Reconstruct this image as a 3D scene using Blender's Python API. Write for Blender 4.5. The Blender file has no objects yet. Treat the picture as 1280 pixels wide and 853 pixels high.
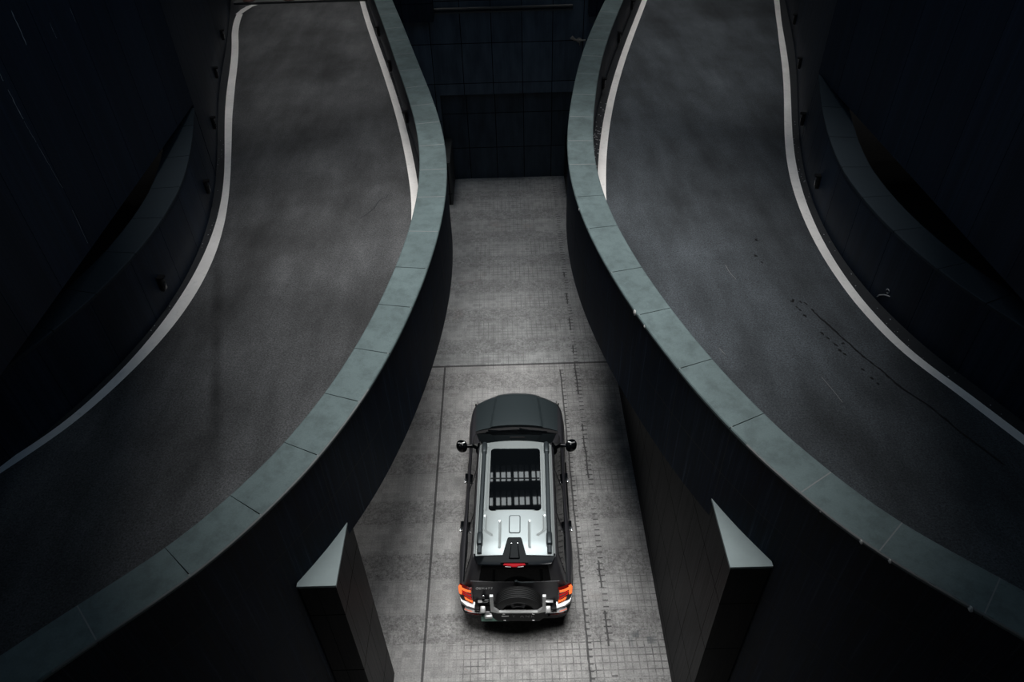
import bpy, bmesh, math, random
from mathutils import Vector, Matrix
random.seed(7)
S = bpy.context.scene
COL = S.collection
PI = math.pi
ZC, ZR, ZB = 6.07, 4.93, 4.37        # coping top, ramp road, ramp soffit
ZT = 13.0                            # top of the light well

# ------------------------------------------------------------------ helpers
def link(name, me, mat=None, parent=None):
    o = bpy.data.objects.new(name, me)
    COL.objects.link(o)
    if mat:
        for m in (mat if isinstance(mat, (list, tuple)) else [mat]):
            me.materials.append(m)
    if parent:
        o.parent = parent
    return o

def mesh(name, V, Fc, mat=None, parent=None, uv=None, smooth=None, mi=None):
    me = bpy.data.meshes.new(name)
    me.from_pydata([tuple(v) for v in V], [], Fc)
    if uv:
        L = me.uv_layers.new(name='UVMap')
        for p in me.polygons:
            for li in p.loop_indices:
                L.data[li].uv = uv[p.index][li - p.loop_start]
    if mi:
        for p, k in zip(me.polygons, mi):
            p.material_index = k
    if smooth is not None:
        me.shade_smooth()
        me.set_sharp_from_angle(angle=math.radians(smooth))
    me.update()
    return link(name, me, mat, parent)

def from_bm(name, bm, mat=None, parent=None, smooth=None):
    me = bpy.data.meshes.new(name)
    bmesh.ops.recalc_face_normals(bm, faces=bm.faces[:])
    bm.to_mesh(me); bm.free()
    if smooth is not None:
        me.shade_smooth()
        me.set_sharp_from_angle(angle=math.radians(smooth))
    return link(name, me, mat, parent)

def bm_box(bm, c, s, rot=None, bevel=0.0, seg=2, taper=None):
    r = bmesh.ops.create_cube(bm, size=1.0)
    vs = r['verts']
    for v in vs:
        if taper and v.co.z > 0:
            v.co.x *= taper[0]; v.co.y *= taper[1]
        v.co = Vector((v.co.x * s[0], v.co.y * s[1], v.co.z * s[2]))
    if bevel > 0:
        es = list({e for v in vs for e in v.link_edges})
        nb = bmesh.ops.bevel(bm, geom=es, offset=bevel, segments=seg, profile=0.5, affect='EDGES')
        vs = list({v for f in nb['faces'] for v in f.verts} | {v for v in vs if v.is_valid})
    M = Matrix.Translation(Vector(c)) @ (rot.to_4x4() if rot else Matrix.Identity(4))
    for v in vs:
        v.co = M @ v.co
    return vs

def bm_tube(bm, pts, r, n=8, close=True):
    rings = []
    pts = [Vector(p) for p in pts]
    for i, p in enumerate(pts):
        d = (pts[min(i + 1, len(pts) - 1)] - pts[max(i - 1, 0)]).normalized()
        a = d.cross(Vector((0, 0, 1)))
        if a.length < 1e-3:
            a = Vector((1, 0, 0))
        a.normalize(); b = d.cross(a)
        rr = r[i] if isinstance(r, (list, tuple)) else r
        rings.append([bm.verts.new(p + rr * (math.cos(2 * PI * k / n) * a + math.sin(2 * PI * k / n) * b)) for k in range(n)])
    for A, B in zip(rings, rings[1:]):
        for k in range(n):
            bm.faces.new((A[k], A[(k + 1) % n], B[(k + 1) % n], B[k]))
    if close:
        bm.faces.new(rings[0]); bm.faces.new(rings[-1])

def bm_prism(bm, poly, f0, f1):
    """poly of 2-D points; f0/f1 map (a, b) to a 3-D point on each end."""
    A = [bm.verts.new(f0(*p)) for p in poly]
    B = [bm.verts.new(f1(*p)) for p in poly]
    n = len(poly)
    bm.faces.new(A); bm.faces.new(B[::-1])
    for k in range(n):
        bm.faces.new((A[k], A[(k + 1) % n], B[(k + 1) % n], B[k]))

def bm_lathe(bm, prof, origin, axis='y', n=40):
    """profile of (radius, along-axis) revolved about an axis through origin."""
    o = Vector(origin); rings = []
    for r, h in prof:
        ring = []
        for k in range(n):
            c, s = math.cos(2 * PI * k / n) * r, math.sin(2 * PI * k / n) * r
            ring.append(bm.verts.new(o + (Vector((c, h, s)) if axis == 'y' else Vector((h, c, s)))))
        rings.append(ring)
    for A, B in zip(rings, rings[1:]):
        for k in range(n):
            bm.faces.new((A[k], A[(k + 1) % n], B[(k + 1) % n], B[k]))
    return rings

def tag(o, label=None, cat=None, group=None, kind=None):
    if label: o['label'] = label
    if cat: o['category'] = cat
    if group: o['group'] = group
    if kind: o['kind'] = kind
    return o

def empty(name, loc, rz=0):
    o = bpy.data.objects.new(name, None)
    o.empty_display_size = 0.2
    COL.objects.link(o)
    o.location = loc; o.rotation_euler = (0, 0, rz)
    return o

# ---------------------------------------------------------------- materials
class NT:
    def __init__(s, name):
        s.m = bpy.data.materials.new(name); s.m.use_nodes = True
        s.t = s.m.node_tree; s.b = s.t.nodes['Principled BSDF']
    def n(s, typ, **kw):
        nd = s.t.nodes.new(typ)
        for k, v in kw.items():
            if k.startswith('i_'):
                key = k[2:]
                nd.inputs[int(key) if key.isdigit() else key].default_value = v
            else:
                setattr(nd, k, v)
        return nd
    def l(s, a, b): s.t.links.new(a, b)
    def math(s, op, a, b=None, c=None):
        nd = s.t.nodes.new('ShaderNodeMath'); nd.operation = op
        for i, x in enumerate((a, b, c)):
            if x is None: continue
            if isinstance(x, (int, float)): nd.inputs[i].default_value = x
            else: s.l(x, nd.inputs[i])
        return nd.outputs[0]
    def noise(s, vec, scale, detail=3.0, rough=0.55):
        nd = s.n('ShaderNodeTexNoise', i_Scale=scale, i_Detail=detail, i_Roughness=rough)
        if vec is not None: s.l(vec, nd.inputs['Vector'])
        return nd.outputs['Fac']
    def ramp(s, fac, lo, hi, a=0.0, b=1.0):
        nd = s.n('ShaderNodeMapRange', clamp=True)
        for i, x in enumerate((lo, hi, a, b)): nd.inputs[i + 1].default_value = x
        s.l(fac, nd.inputs[0]); return nd.outputs[0]
    def mixc(s, fac, a, b, blend='MIX'):
        nd = s.n('ShaderNodeMix', data_type='RGBA', blend_type=blend)
        for i, x in ((0, fac), (6, a), (7, b)):
            if isinstance(x, (int, float)): nd.inputs[i].default_value = x
            elif isinstance(x, tuple): nd.inputs[i].default_value = (*x, 1)
            else: s.l(x, nd.inputs[i])
        return nd.outputs[2]
    def sep(s, vec):
        nd = s.n('ShaderNodeSeparateXYZ'); s.l(vec, nd.inputs[0]); return nd.outputs
    def comb(s, x, y, z):
        nd = s.n('ShaderNodeCombineXYZ')
        for i, v in enumerate((x, y, z)):
            if isinstance(v, (int, float)): nd.inputs[i].default_value = v
            else: s.l(v, nd.inputs[i])
        return nd.outputs[0]
    def pos(s): return s.n('ShaderNodeTexCoord').outputs['Object']
    def uv(s): return s.n('ShaderNodeTexCoord').outputs['UV']
    def bump(s, h, strength=0.3, dist=0.01):
        nd = s.n('ShaderNodeBump', i_Strength=strength, i_Distance=dist)
        s.l(h, nd.inputs['Height']); s.l(nd.outputs[0], s.b.inputs['Normal'])
    def set(s, **kw):
        names = dict(base='Base Color', rough='Roughness', metal='Metallic', spec='Specular IOR Level', coat='Coat Weight', coat_rough='Coat Roughness', trans='Transmission Weight', alpha='Alpha', em='Emission Color', ems='Emission Strength')
        for k, v in kw.items():
            i = s.b.inputs[names[k]]
            if isinstance(v, tuple): i.default_value = (*v, 1)
            elif isinstance(v, (int, float)): i.default_value = v
            else: s.l(v, i)
        return s

def plain(name, c, rough=0.5, metal=0.0, var=0.12, scale=8.0, **kw):
    """A surface of one colour with faint mottling."""
    t = NT(name)
    f = t.noise(t.pos(), scale, 4)
    lo = tuple(x * (1 - var) for x in c); hi = tuple(min(1, x * (1 + var)) for x in c)
    t.set(base=t.mixc(f, lo, hi), rough=rough, metal=metal, **kw)
    return t.m

def fract_line(t, x, width):
    """1 on a line centred on every integer of x, width in the same unit."""
    f = t.math('ABSOLUTE', t.math('SUBTRACT', t.math('FRACT', t.math('ADD', x, 0.5)), 0.5))
    return t.math('LESS_THAN', f, width / 2)

def panel_mat(name, c, seam=(0.02, 0.02, 0.024), wu=0.012, wv=0.012, rough=0.5, streak=0.5, spec=0.5, hi=0.0):
    """Dark stone panels; UV = (panels along, courses up). Fine vertical streaks of lighter and darker tone."""
    t = NT(name)
    uv = t.uv(); x, y, _ = t.sep(uv)
    g = t.math('MAXIMUM', fract_line(t, x, wu), fract_line(t, y, wv))
    st = t.noise(t.comb(t.math('MULTIPLY', x, 26.0), t.math('MULTIPLY', y, 0.55), 0.0), 1.0, 3, 0.7)
    st2 = t.noise(t.comb(t.math('MULTIPLY', x, 3.0), t.math('MULTIPLY', y, 1.2), 4.0), 1.0, 3)
    k = t.math('MULTIPLY', t.ramp(st, 0.35, 0.75, 1 - streak, 1 + streak), t.ramp(st2, 0.3, 0.7, 0.75, 1.2))
    pc = t.n('ShaderNodeTexWhiteNoise', noise_dimensions='2D')
    fx = t.math('FLOOR', x); fy = t.math('FLOOR', y)
    t.l(t.comb(fx, fy, 0.0), pc.inputs['Vector'])
    k = t.math('MULTIPLY', k, t.ramp(pc.outputs['Value'], 0, 1, 0.85, 1.15))
    kc = t.comb(k, k, k)
    col = t.mixc(1.0, c, kc, 'MULTIPLY')
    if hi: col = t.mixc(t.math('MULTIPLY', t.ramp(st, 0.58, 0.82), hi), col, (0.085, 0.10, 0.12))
    t.set(base=t.mixc(g, col, seam), rough=t.math('MAXIMUM', t.ramp(st, 0.3, 0.8, rough - 0.06, rough + 0.1), g), spec=t.math('MULTIPLY', t.math('SUBTRACT', 1.0, g), spec))
    t.bump(t.math('ADD', t.math('MULTIPLY', g, -1.0), t.math('MULTIPLY', st, 0.12)), 0.25, 0.01)
    return t.m

def mat_coping():
    t = NT('coping_granite')
    p = t.pos()
    a = t.noise(p, 1.1, 5, 0.6); b = t.noise(p, 60, 2); d = t.noise(p, 5, 5, 0.7)
    k = t.math('MULTIPLY', t.ramp(a, 0.3, 0.7, 0.86, 1.1), t.ramp(b, 0.3, 0.7, 0.92, 1.07))
    k = t.math('MULTIPLY', k, t.ramp(d, 0.36, 0.56, 0.78, 1.04))
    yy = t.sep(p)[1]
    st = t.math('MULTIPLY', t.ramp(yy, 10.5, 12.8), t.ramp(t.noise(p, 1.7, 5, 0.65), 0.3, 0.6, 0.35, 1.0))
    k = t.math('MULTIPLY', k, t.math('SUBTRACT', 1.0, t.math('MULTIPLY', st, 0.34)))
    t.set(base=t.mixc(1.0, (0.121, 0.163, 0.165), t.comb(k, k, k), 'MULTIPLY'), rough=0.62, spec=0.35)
    t.bump(b, 0.08, 0.004)
    return t.m

def mat_asphalt():
    t = NT('asphalt')
    p = t.pos()
    x, y, z = t.sep(p)
    a = t.noise(p, 0.5, 4, 0.6)
    b = t.noise(t.comb(t.math('MULTIPLY', x, 1.6), t.math('MULTIPLY', y, 0.4), z), 1.0, 4, 0.6)
    sp = t.noise(p, 42, 3, 0.75)
    sp2 = t.noise(p, 18, 4, 0.7)
    k = t.math('MULTIPLY', t.ramp(a, 0.3, 0.7, 0.62, 1.35), t.ramp(b, 0.3, 0.7, 0.66, 1.34))
    k = t.math('MULTIPLY', k, t.ramp(sp, 0.3, 0.75, 0.42, 1.9))
    k = t.math('MULTIPLY', k, t.ramp(sp2, 0.3, 0.7, 0.85, 1.15))
    # long dark drip line down the left ramp
    dl = t.math('ABSOLUTE', t.math('SUBTRACT', x, t.math('ADD', -2.225, t.math('MULTIPLY', y, -0.277))))
    dk = t.math('MULTIPLY', t.ramp(dl, 0.02, 0.13, 1.0, 0.0), t.math('MULTIPLY', t.ramp(y, 5.5, 7.0), t.math('MULTIPLY', t.ramp(y, 12.0, 10.5), t.ramp(t.noise(t.comb(0.0, y, 2.0), 1.4, 3), 0.35, 0.6, 0.3, 1.0))))
    k = t.math('MULTIPLY', k, t.math('SUBTRACT', 1.0, t.math('MULTIPLY', dk, 0.55)))
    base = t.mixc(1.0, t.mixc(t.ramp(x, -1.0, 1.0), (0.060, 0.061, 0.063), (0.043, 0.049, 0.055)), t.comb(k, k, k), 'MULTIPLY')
    t.set(base=base, rough=0.8, spec=0.3)
    t.bump(sp, 0.35, 0.006)
    return t.m

def mat_paving():
    t = NT('paving_setts')
    p = t.pos(); x, y, z = t.sep(p)
    P = 0.125
    w = t.noise(p, 3.0, 2)
    gx = t.math('DIVIDE', t.math('ADD', x, t.math('MULTIPLY', w, 0.02)), P)
    gy = t.math('DIVIDE', t.math('ADD', y, t.math('MULTIPLY', w, 0.02)), P)
    grid = t.math('MAXIMUM', fract_line(t, gx, 0.15), fract_line(t, gy, 0.17))
    wear = t.ramp(t.noise(p, 0.9, 3), 0.36, 0.56, 0.25, 1.0)
    wear = t.math('MULTIPLY', wear, t.ramp(t.noise(p, 7, 2), 0.35, 0.6, 0.35, 1.0))
    wear = t.math('MULTIPLY', wear, t.ramp(y, 6.0, 9.0, 1.0, 0.7))
    wear = t.math('MULTIPLY', wear, t.ramp(x, -1.08, -0.98, 0.3, 1.0))
    # gritty cross bands every 1.25 m
    f = t.math('FRACT', t.math('DIVIDE', t.math('SUBTRACT', y, 6.15), 1.25))
    band = t.math('LESS_THAN', f, 0.45)
    grit = t.noise(p, 15, 4, 0.85)
    gritf = t.ramp(grit, 0.42, 0.62, 0.0, 1.0)
    # grooves
    def line_x(x0, wd): return t.math('LESS_THAN', t.math('ABSOLUTE', t.math('SUBTRACT', x, x0)), wd / 2)
    near = t.math('LESS_THAN', y, 13.2)
    wob = t.math('MULTIPLY', t.math('SUBTRACT', t.noise(t.comb(0.0, t.math('MULTIPLY', y, 2.2), 1.0), 1.0, 2), 0.5), 0.06)
    xw = t.math('ADD', x, wob)
    g1 = t.math('MULTIPLY', line_x(-1.7, 0.045), near)
    g2 = t.math('LESS_THAN', t.math('ABSOLUTE', t.math('SUBTRACT', y, 13.22)), 0.03)
    def dash(x0, wd, duty, ph):
        ln = t.math('LESS_THAN', t.math('ABSOLUTE', t.math('SUBTRACT', xw, x0)), wd / 2)
        ds = t.math('LESS_THAN', t.math('FRACT', t.math('ADD', t.math('DIVIDE', y, P), ph)), duty)
        return t.math('MULTIPLY', ln, ds)
    br = t.ramp(t.noise(t.comb(0.0, y, 3.0), 1.3, 2), 0.42, 0.5)
    ticks = t.math('MULTIPLY', dash(1.54, 0.10, 0.2, 0.0), br)
    tl = t.math('MULTIPLY', t.math('LESS_THAN', t.math('ABSOLUTE', t.math('SUBTRACT', xw, 1.13)), 0.016), t.math('LESS_THAN', y, 13.0))
    tl2 = t.math('MULTIPLY', dash(1.16, 0.09, 0.18, 0.3), t.math('LESS_THAN', y, 13.0))
    far = t.math('MULTIPLY', t.math('MAXIMUM', t.math('MULTIPLY', t.math('LESS_THAN', t.math('ABSOLUTE', t.math('SUBTRACT', xw, 1.5)), 0.016), t.math('LESS_THAN', y, 17.0)), dash(1.5, 0.09, 0.2, 0.0)), t.math('GREATER_THAN', t.noise(t.comb(0.0, y, 9.0), 0.9, 2), 0.5))
    groove = t.math('MAXIMUM', t.math('MAXIMUM', g1, g2), t.math('MAXIMUM', t.math('MAXIMUM', ticks, tl), t.math('MAXIMUM', tl2, far)))
    # colour
    big = t.ramp(t.noise(p, 0.6, 5, 0.6), 0.3, 0.7, 0.84, 1.14)
    med = t.ramp(t.noise(p, 3.5, 5, 0.7), 0.3, 0.7, 0.86, 1.12)
    k = t.math('MULTIPLY', big, med)
    gr = t.math('MULTIPLY', band, t.ramp(y, 4, 16, 0.55, 0.42))
    k = t.math('MULTIPLY', k, t.math('SUBTRACT', 1.06, t.math('MULTIPLY', gr, gritf)))
    fine = t.ramp(t.noise(p, 40, 3, 0.7), 0.3, 0.7, 0.74, 1.22)
    k = t.math('MULTIPLY', k, fine)
    wn = t.n('ShaderNodeTexWhiteNoise', noise_dimensions='2D')
    t.l(t.comb(t.math('FLOOR', t.math('ADD', gx, 0.5)), t.math('FLOOR', t.math('ADD', gy, 0.5)), 0.0), wn.inputs['Vector'])
    k = t.math('MULTIPLY', k, t.ramp(wn.outputs['Value'], 0, 1, 0.86, 1.1))
    base = t.mixc(1.0, t.mixc(t.math('GREATER_THAN', y, 13.22), (0.42, 0.415, 0.41), (0.39, 0.395, 0.395)), t.comb(k, k, k), 'MULTIPLY')  # darker beyond the cross joint: light falloff painted into the paving colour
    rust = t.ramp(t.noise(p, 0.8, 4, 0.7), 0.6, 0.75, 0.0, 0.25)
    base = t.mixc(rust, base, (0.3, 0.2, 0.15))
    # dark patch by the right-hand pier, and a few dark setts
    dx = t.math('DIVIDE', t.math('SUBTRACT', x, 2.25), 0.35); dy = t.math('DIVIDE', t.math('SUBTRACT', y, 10.6), 1.9)
    rr = t.math('SQRT', t.math('ADD', t.math('MULTIPLY', dx, dx), t.math('MULTIPLY', dy, dy)))
    dark_blot = t.math('MULTIPLY', t.ramp(rr, 0.3, 1.1, 1.0, 0.0), t.ramp(t.noise(p, 2.5, 4), 0.35, 0.6, 0.3, 1.0))
    dx = t.math('DIVIDE', t.math('SUBTRACT', x, 2.1), 0.24); dy = t.math('DIVIDE', t.math('SUBTRACT', y, 6.1), 0.22)
    r2 = t.math('SQRT', t.math('ADD', t.math('MULTIPLY', dx, dx), t.math('MULTIPLY', dy, dy)))
    dark_blot = t.math('MAXIMUM', dark_blot, t.math('MULTIPLY', t.ramp(r2, 0.7, 1.2, 1.0, 0.0), t.ramp(wn.outputs['Value'], 0.3, 0.5)))
    base = t.mixc(t.math('MULTIPLY', dark_blot, 0.6), base, (0.09, 0.11, 0.12))
    lines = t.math('MULTIPLY', t.math('MULTIPLY', grid, wear), t.math('SUBTRACT', 1.0, t.math('MULTIPLY', band, 0.6)))
    base = t.mixc(t.math('MULTIPLY', lines, 0.78), base, (0.085, 0.085, 0.087))
    base = t.mixc(t.math('MULTIPLY', groove, 0.8), base, (0.04, 0.04, 0.042))
    t.set(base=base, rough=0.75, spec=0.3)
    h = t.math('SUBTRACT', t.math('MULTIPLY', grit, 0.5), t.math('ADD', t.math('MULTIPLY', lines, 0.8), groove))
    t.bump(h, 0.3, 0.008)
    return t.m

def mat_line():
    t = NT('road_paint')
    p = t.pos()
    a = t.noise(p, 12, 4, 0.7); b = t.noise(p, 1.5, 3)
    k = t.math('MULTIPLY', t.ramp(a, 0.25, 0.45, 0.82, 1.0), t.ramp(b, 0.3, 0.7, 0.9, 1.05))
    t.set(base=t.mixc(1.0, (0.88, 0.85, 0.82), t.comb(k, k, k), 'MULTIPLY'), rough=0.6)
    return t.m

def mat_paint(name, c, rough=0.32, metal=0.4, coat=0.8, var=0.12):
    t = NT(name)
    f = t.noise(t.pos(), 900, 1)
    t.set(base=t.mixc(f, tuple(x * (1 - var) for x in c), tuple(x * (1 + var) for x in c)), rough=rough, metal=metal, coat=coat, coat_rough=0.05)
    return t.m

M = {}
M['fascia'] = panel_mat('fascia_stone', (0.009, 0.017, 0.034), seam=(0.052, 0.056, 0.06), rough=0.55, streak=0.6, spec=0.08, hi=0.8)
M['wall'] = panel_mat('wall_stone', (0.017, 0.026, 0.042), seam=(0.010, 0.014, 0.022), rough=0.55, streak=0.35, spec=0.16)
M['pier'] = panel_mat('pier_stone', (0.008, 0.0085, 0.0105), seam=(0.002, 0.002, 0.003), rough=0.48, streak=0.1, spec=0.1)
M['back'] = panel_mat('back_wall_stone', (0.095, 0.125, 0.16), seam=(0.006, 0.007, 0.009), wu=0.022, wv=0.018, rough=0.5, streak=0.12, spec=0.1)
M['back_shaded'] = panel_mat('back_wall_stone_shaded', (0.058, 0.078, 0.10), seam=(0.006, 0.007, 0.009), wu=0.022, wv=0.018, rough=0.5, streak=0.12, spec=0.1)  # same stone as the back wall, recess shade put into its colour
M['coping'] = mat_coping()
M['piercap'] = plain('pale_pier_granite', (0.28, 0.34, 0.345), 0.6, var=.15, scale=5)
M['mortar'] = plain('pale_mortar', (0.22, 0.23, 0.23), 0.8)
M['asphalt'] = mat_asphalt()
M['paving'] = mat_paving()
M['line'] = mat_line()
M['gutter'] = plain('gutter_asphalt', (0.016, 0.018, 0.021), 0.7, var=0.5, scale=20)
M['grit'] = plain('pale_grit', (0.4, 0.4, 0.4), 0.8, var=0.4, scale=30)
M['hair'] = plain('pale_scratch', (0.16, 0.16, 0.16), 0.8)
M['white'] = plain('white_chip', (0.7, 0.7, 0.68), 0.7)
M['dark_blot'] = plain('oil_black', (0.006, 0.006, 0.007), 0.4)
M['dark'] = plain('dark_concrete', (0.02, 0.02, 0.022), 0.9)
M['soffit'] = plain('added_canopy_concrete', (0.03, 0.03, 0.032), 0.9)
M['lampbody'] = plain('black_metal', (0.006, 0.006, 0.007), 0.45, 0.3)
M['lens'] = plain('dark_lens', (0.02, 0.02, 0.022), 0.15)
M['kerb'] = plain('kerb_concrete', (0.09, 0.09, 0.09), 0.8, scale=14)
M['postred'] = plain('dull_red_rubber', (0.06, 0.018, 0.016), 0.6)
M['brass'] = plain('worn_brass', (0.35, 0.33, 0.29), 0.45, 0.6)
M['greypost'] = panel_mat('grey_post_stone', (0.06, 0.066, 0.068), rough=0.6, streak=0.15)

# ---------------------------------------------------------- plan of the place
LI = [(-4.136, 3.0), (-3.11, 4.0), (-2.409, 5.0), (-1.939, 6.0), (-1.618, 7.0), (-1.391, 8.0), (-1.23, 9.0), (-1.127, 10.0), (-1.086, 11.0), (-1.114, 12.0), (-1.209, 13.0), (-1.363, 14.0), (-1.561, 15.0), (-1.782, 16.0), (-2.01, 17.0), (-2.235, 18.0), (-2.461, 19.0), (-2.69, 20.0), (-2.925, 21.0), (-3.16, 22.0)]
RI = [(4.485, 3.0), (3.456, 4.0), (2.766, 5.0), (2.279, 6.0), (1.909, 7.0), (1.611, 8.0), (1.376, 9.0), (1.207, 10.0), (1.113, 11.0), (1.097, 12.0), (1.151, 13.0), (1.26, 14.0), (1.403, 15.0), (1.566, 16.0), (1.755, 17.0), (1.97, 18.0), (2.21, 19.0), (2.465, 20.0), (2.73, 21.0), (3.0, 22.0)]
LB = [(-6.95, 6.0), (-6.422, 7.0), (-6.039, 8.0), (-5.794, 9.0), (-5.678, 10.0), (-5.675, 11.0), (-5.766, 12.0), (-5.934, 13.0), (-6.156, 14.0), (-6.414, 15.0), (-6.688, 16.0), (-6.963, 17.0), (-7.227, 18.0), (-7.472, 19.0), (-7.695, 20.0), (-7.91, 21.0), (-8.13, 22.0), (-8.36, 23.0), (-8.6, 24.0)]
RB = [(6.617, 7.0), (6.2, 8.0), (5.927, 9.0), (5.784, 10.0), (5.755, 11.0), (5.824, 12.0), (5.971, 13.0), (6.181, 14.0), (6.435, 15.0), (6.718, 16.0), (7.014, 17.0), (7.311, 18.0), (7.6, 19.0), (7.874, 20.0), (8.129, 21.0), (8.369, 22.0), (8.598, 23.0)]
LWo = [(-7.049, 6.0), (-6.337, 7.0), (-5.924, 8.0), (-5.686, 9.0), (-5.567, 10.0), (-5.548, 11.0), (-5.618, 12.0), (-5.77, 13.0), (-5.987, 14.0), (-6.247, 15.0), (-6.523, 16.0), (-6.794, 17.0), (-7.045, 18.0), (-7.274, 19.0), (-7.493, 20.0), (-7.721, 21.0), (-7.974, 22.0), (-8.24, 23.0), (-8.449, 24.0), (-8.59, 25.0)]
LWi = [(-6.86, 6.0), (-6.177, 7.0), (-5.744, 8.0), (-5.465, 9.0), (-5.336, 10.0), (-5.338, 11.0), (-5.444, 12.0), (-5.625, 13.0), (-5.852, 14.0), (-6.102, 15.0), (-6.359, 16.0), (-6.614, 17.0), (-6.845, 18.0), (-7.074, 19.0), (-7.293, 20.0), (-7.521, 21.0), (-7.774, 22.0), (-8.04, 23.0), (-8.249, 24.0), (-8.39, 25.0)]
RWo = [(6.382, 7.0), (5.938, 8.0), (5.706, 9.0), (5.609, 10.0), (5.609, 11.0), (5.689, 12.0), (5.836, 13.0), (6.041, 14.0), (6.291, 15.0), (6.568, 16.0), (6.856, 17.0), (7.139, 18.0), (7.407, 19.0), (7.657, 20.0), (7.894, 21.0), (8.128, 22.0), (8.374, 23.0), (8.636, 24.0), (8.893, 25.0)]
RWi = [(6.22, 7.0), (5.78, 8.0), (5.545, 9.0), (5.449, 10.0), (5.444, 11.0), (5.518, 12.0), (5.657, 13.0), (5.86, 14.0), (6.114, 15.0), (6.397, 16.0), (6.689, 17.0), (6.97, 18.0), (7.234, 19.0), (7.483, 20.0), (7.728, 21.0), (7.98, 22.0), (8.22, 23.0), (8.47, 24.0), (8.71, 25.0)]
LV = [(-1.748, 12.0), (-1.877, 13.0), (-2.031, 14.0), (-2.208, 15.0), (-2.403, 16.0), (-2.614, 17.0), (-2.838, 18.0), (-3.072, 19.0), (-3.312, 20.0), (-3.556, 21.0), (-3.799, 22.0), (-4.04, 23.0), (-4.275, 24.0), (-4.5, 25.0), (-4.713, 26.0)]
RV = [(1.779, 12.0), (1.861, 13.0), (1.977, 14.0), (2.124, 15.0), (2.298, 16.0), (2.496, 17.0), (2.715, 18.0), (2.952, 19.0), (3.203, 20.0), (3.466, 21.0), (3.736, 22.0), (4.012, 23.0), (4.289, 24.0), (4.564, 25.0)]

class Curve:
    """x as a smooth function of y through listed points, straight beyond the ends."""
    def __init__(s, pts):
        pts = sorted(pts, key=lambda p: p[1]); s.x = [p[0] for p in pts]; s.y = [p[1] for p in pts]
    def __call__(s, y):
        X, Y, n = s.x, s.y, len(s.y)
        if y <= Y[0]: return X[0] + (X[1] - X[0]) / (Y[1] - Y[0]) * (y - Y[0])
        if y >= Y[-1]: return X[-1] + (X[-1] - X[-2]) / (Y[-1] - Y[-2]) * (y - Y[-1])
        i = max(k for k in range(n - 1) if Y[k] <= y)
        h = Y[i + 1] - Y[i]; t = (y - Y[i]) / h
        m0 = ((X[i + 1] - X[i - 1]) / (Y[i + 1] - Y[i - 1]) if i > 0 else (X[1] - X[0]) / h) * h
        m1 = ((X[i + 2] - X[i]) / (Y[i + 2] - Y[i]) if i < n - 2 else (X[-1] - X[-2]) / h) * h
        return (2*t**3 - 3*t*t + 1)*X[i] + (t**3 - 2*t*t + t)*m0 + (-2*t**3 + 3*t*t)*X[i+1] + (t**3 - t*t)*m1
    def path(s, y0, y1, step=0.1):
        """points evenly spaced along the curve from y0 to y1."""
        n = int(abs(y1 - y0) / 0.01) + 1
        P = [Vector((s(y0 + (y1 - y0) * i / n), y0 + (y1 - y0) * i / n)) for i in range(n + 1)]
        out = [P[0]]; acc = 0
        for a, b in zip(P, P[1:]):
            acc += (b - a).length
            if acc >= step: out.append(b); acc = 0
        if (out[-1] - P[-1]).length > 1e-4: out.append(P[-1])
        return out

def normals(P, side):
    """unit normals of a plan path; side=+1 points towards +x of a northward path."""
    N = []
    for i in range(len(P)):
        d = (P[min(i + 1, len(P) - 1)] - P[max(i - 1, 0)]).normalized()
        N.append(Vector((d.y, -d.x)) * side)
    return N

cLI, cRI, cLB, cRB = Curve(LI), Curve(RI), Curve(LB), Curve(RB)

def sweep(name, P, offs, mat, parent=None, nrm=None, U=None, closed=True, v0=3.95, vs=1.3, caps=True, lift=None):
    """Sweep a section [(offset, z), ...] along plan path P. offsets along nrm. UV = (U, (z - v0)/vs)."""
    V, Fc, UVs = [], [], []
    m = len(offs)
    for p, n in zip(P, nrm):
        for o, z in offs:
            q = p + n * o; V.append((q.x, q.y, z + (lift(p.y) if lift and z > 5.5 else 0)))
    if U is None:
        U = [0.0]
        for a, b in zip(P, P[1:]): U.append(U[-1] + (b - a).length)
    rng = range(m) if closed else range(m - 1)
    for i in range(len(P) - 1):
        for k in rng:
            k2 = (k + 1) % m
            Fc.append((i*m + k, (i+1)*m + k, (i+1)*m + k2, i*m + k2))
            za, zb = (offs[k][1] - v0) / vs, (offs[k2][1] - v0) / vs
            if abs(za - zb) < 1e-5: za += 0.31; zb += 0.31 + 0.2
            UVs.append(((U[i], za), (U[i+1], za), (U[i+1], zb), (U[i], zb)))
    if closed and caps:
        Fc.append(tuple(range(m))); UVs.append([(0.3, (z - v0) / vs) for o, z in offs])
        b = (len(P) - 1) * m
        Fc.append(tuple(b + k for k in reversed(range(m)))); UVs.append([(0.3, (offs[k][1] - v0) / vs) for k in reversed(range(m))])
    o = mesh(name, V, Fc, mat, parent, UVs)
    bm = bmesh.new(); bm.from_mesh(o.data); bmesh.ops.recalc_face_normals(bm, faces=bm.faces[:]); bm.to_mesh(o.data); bm.free()
    o.data.shade_smooth(); o.data.set_sharp_from_angle(angle=math.radians(30))
    return o

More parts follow.
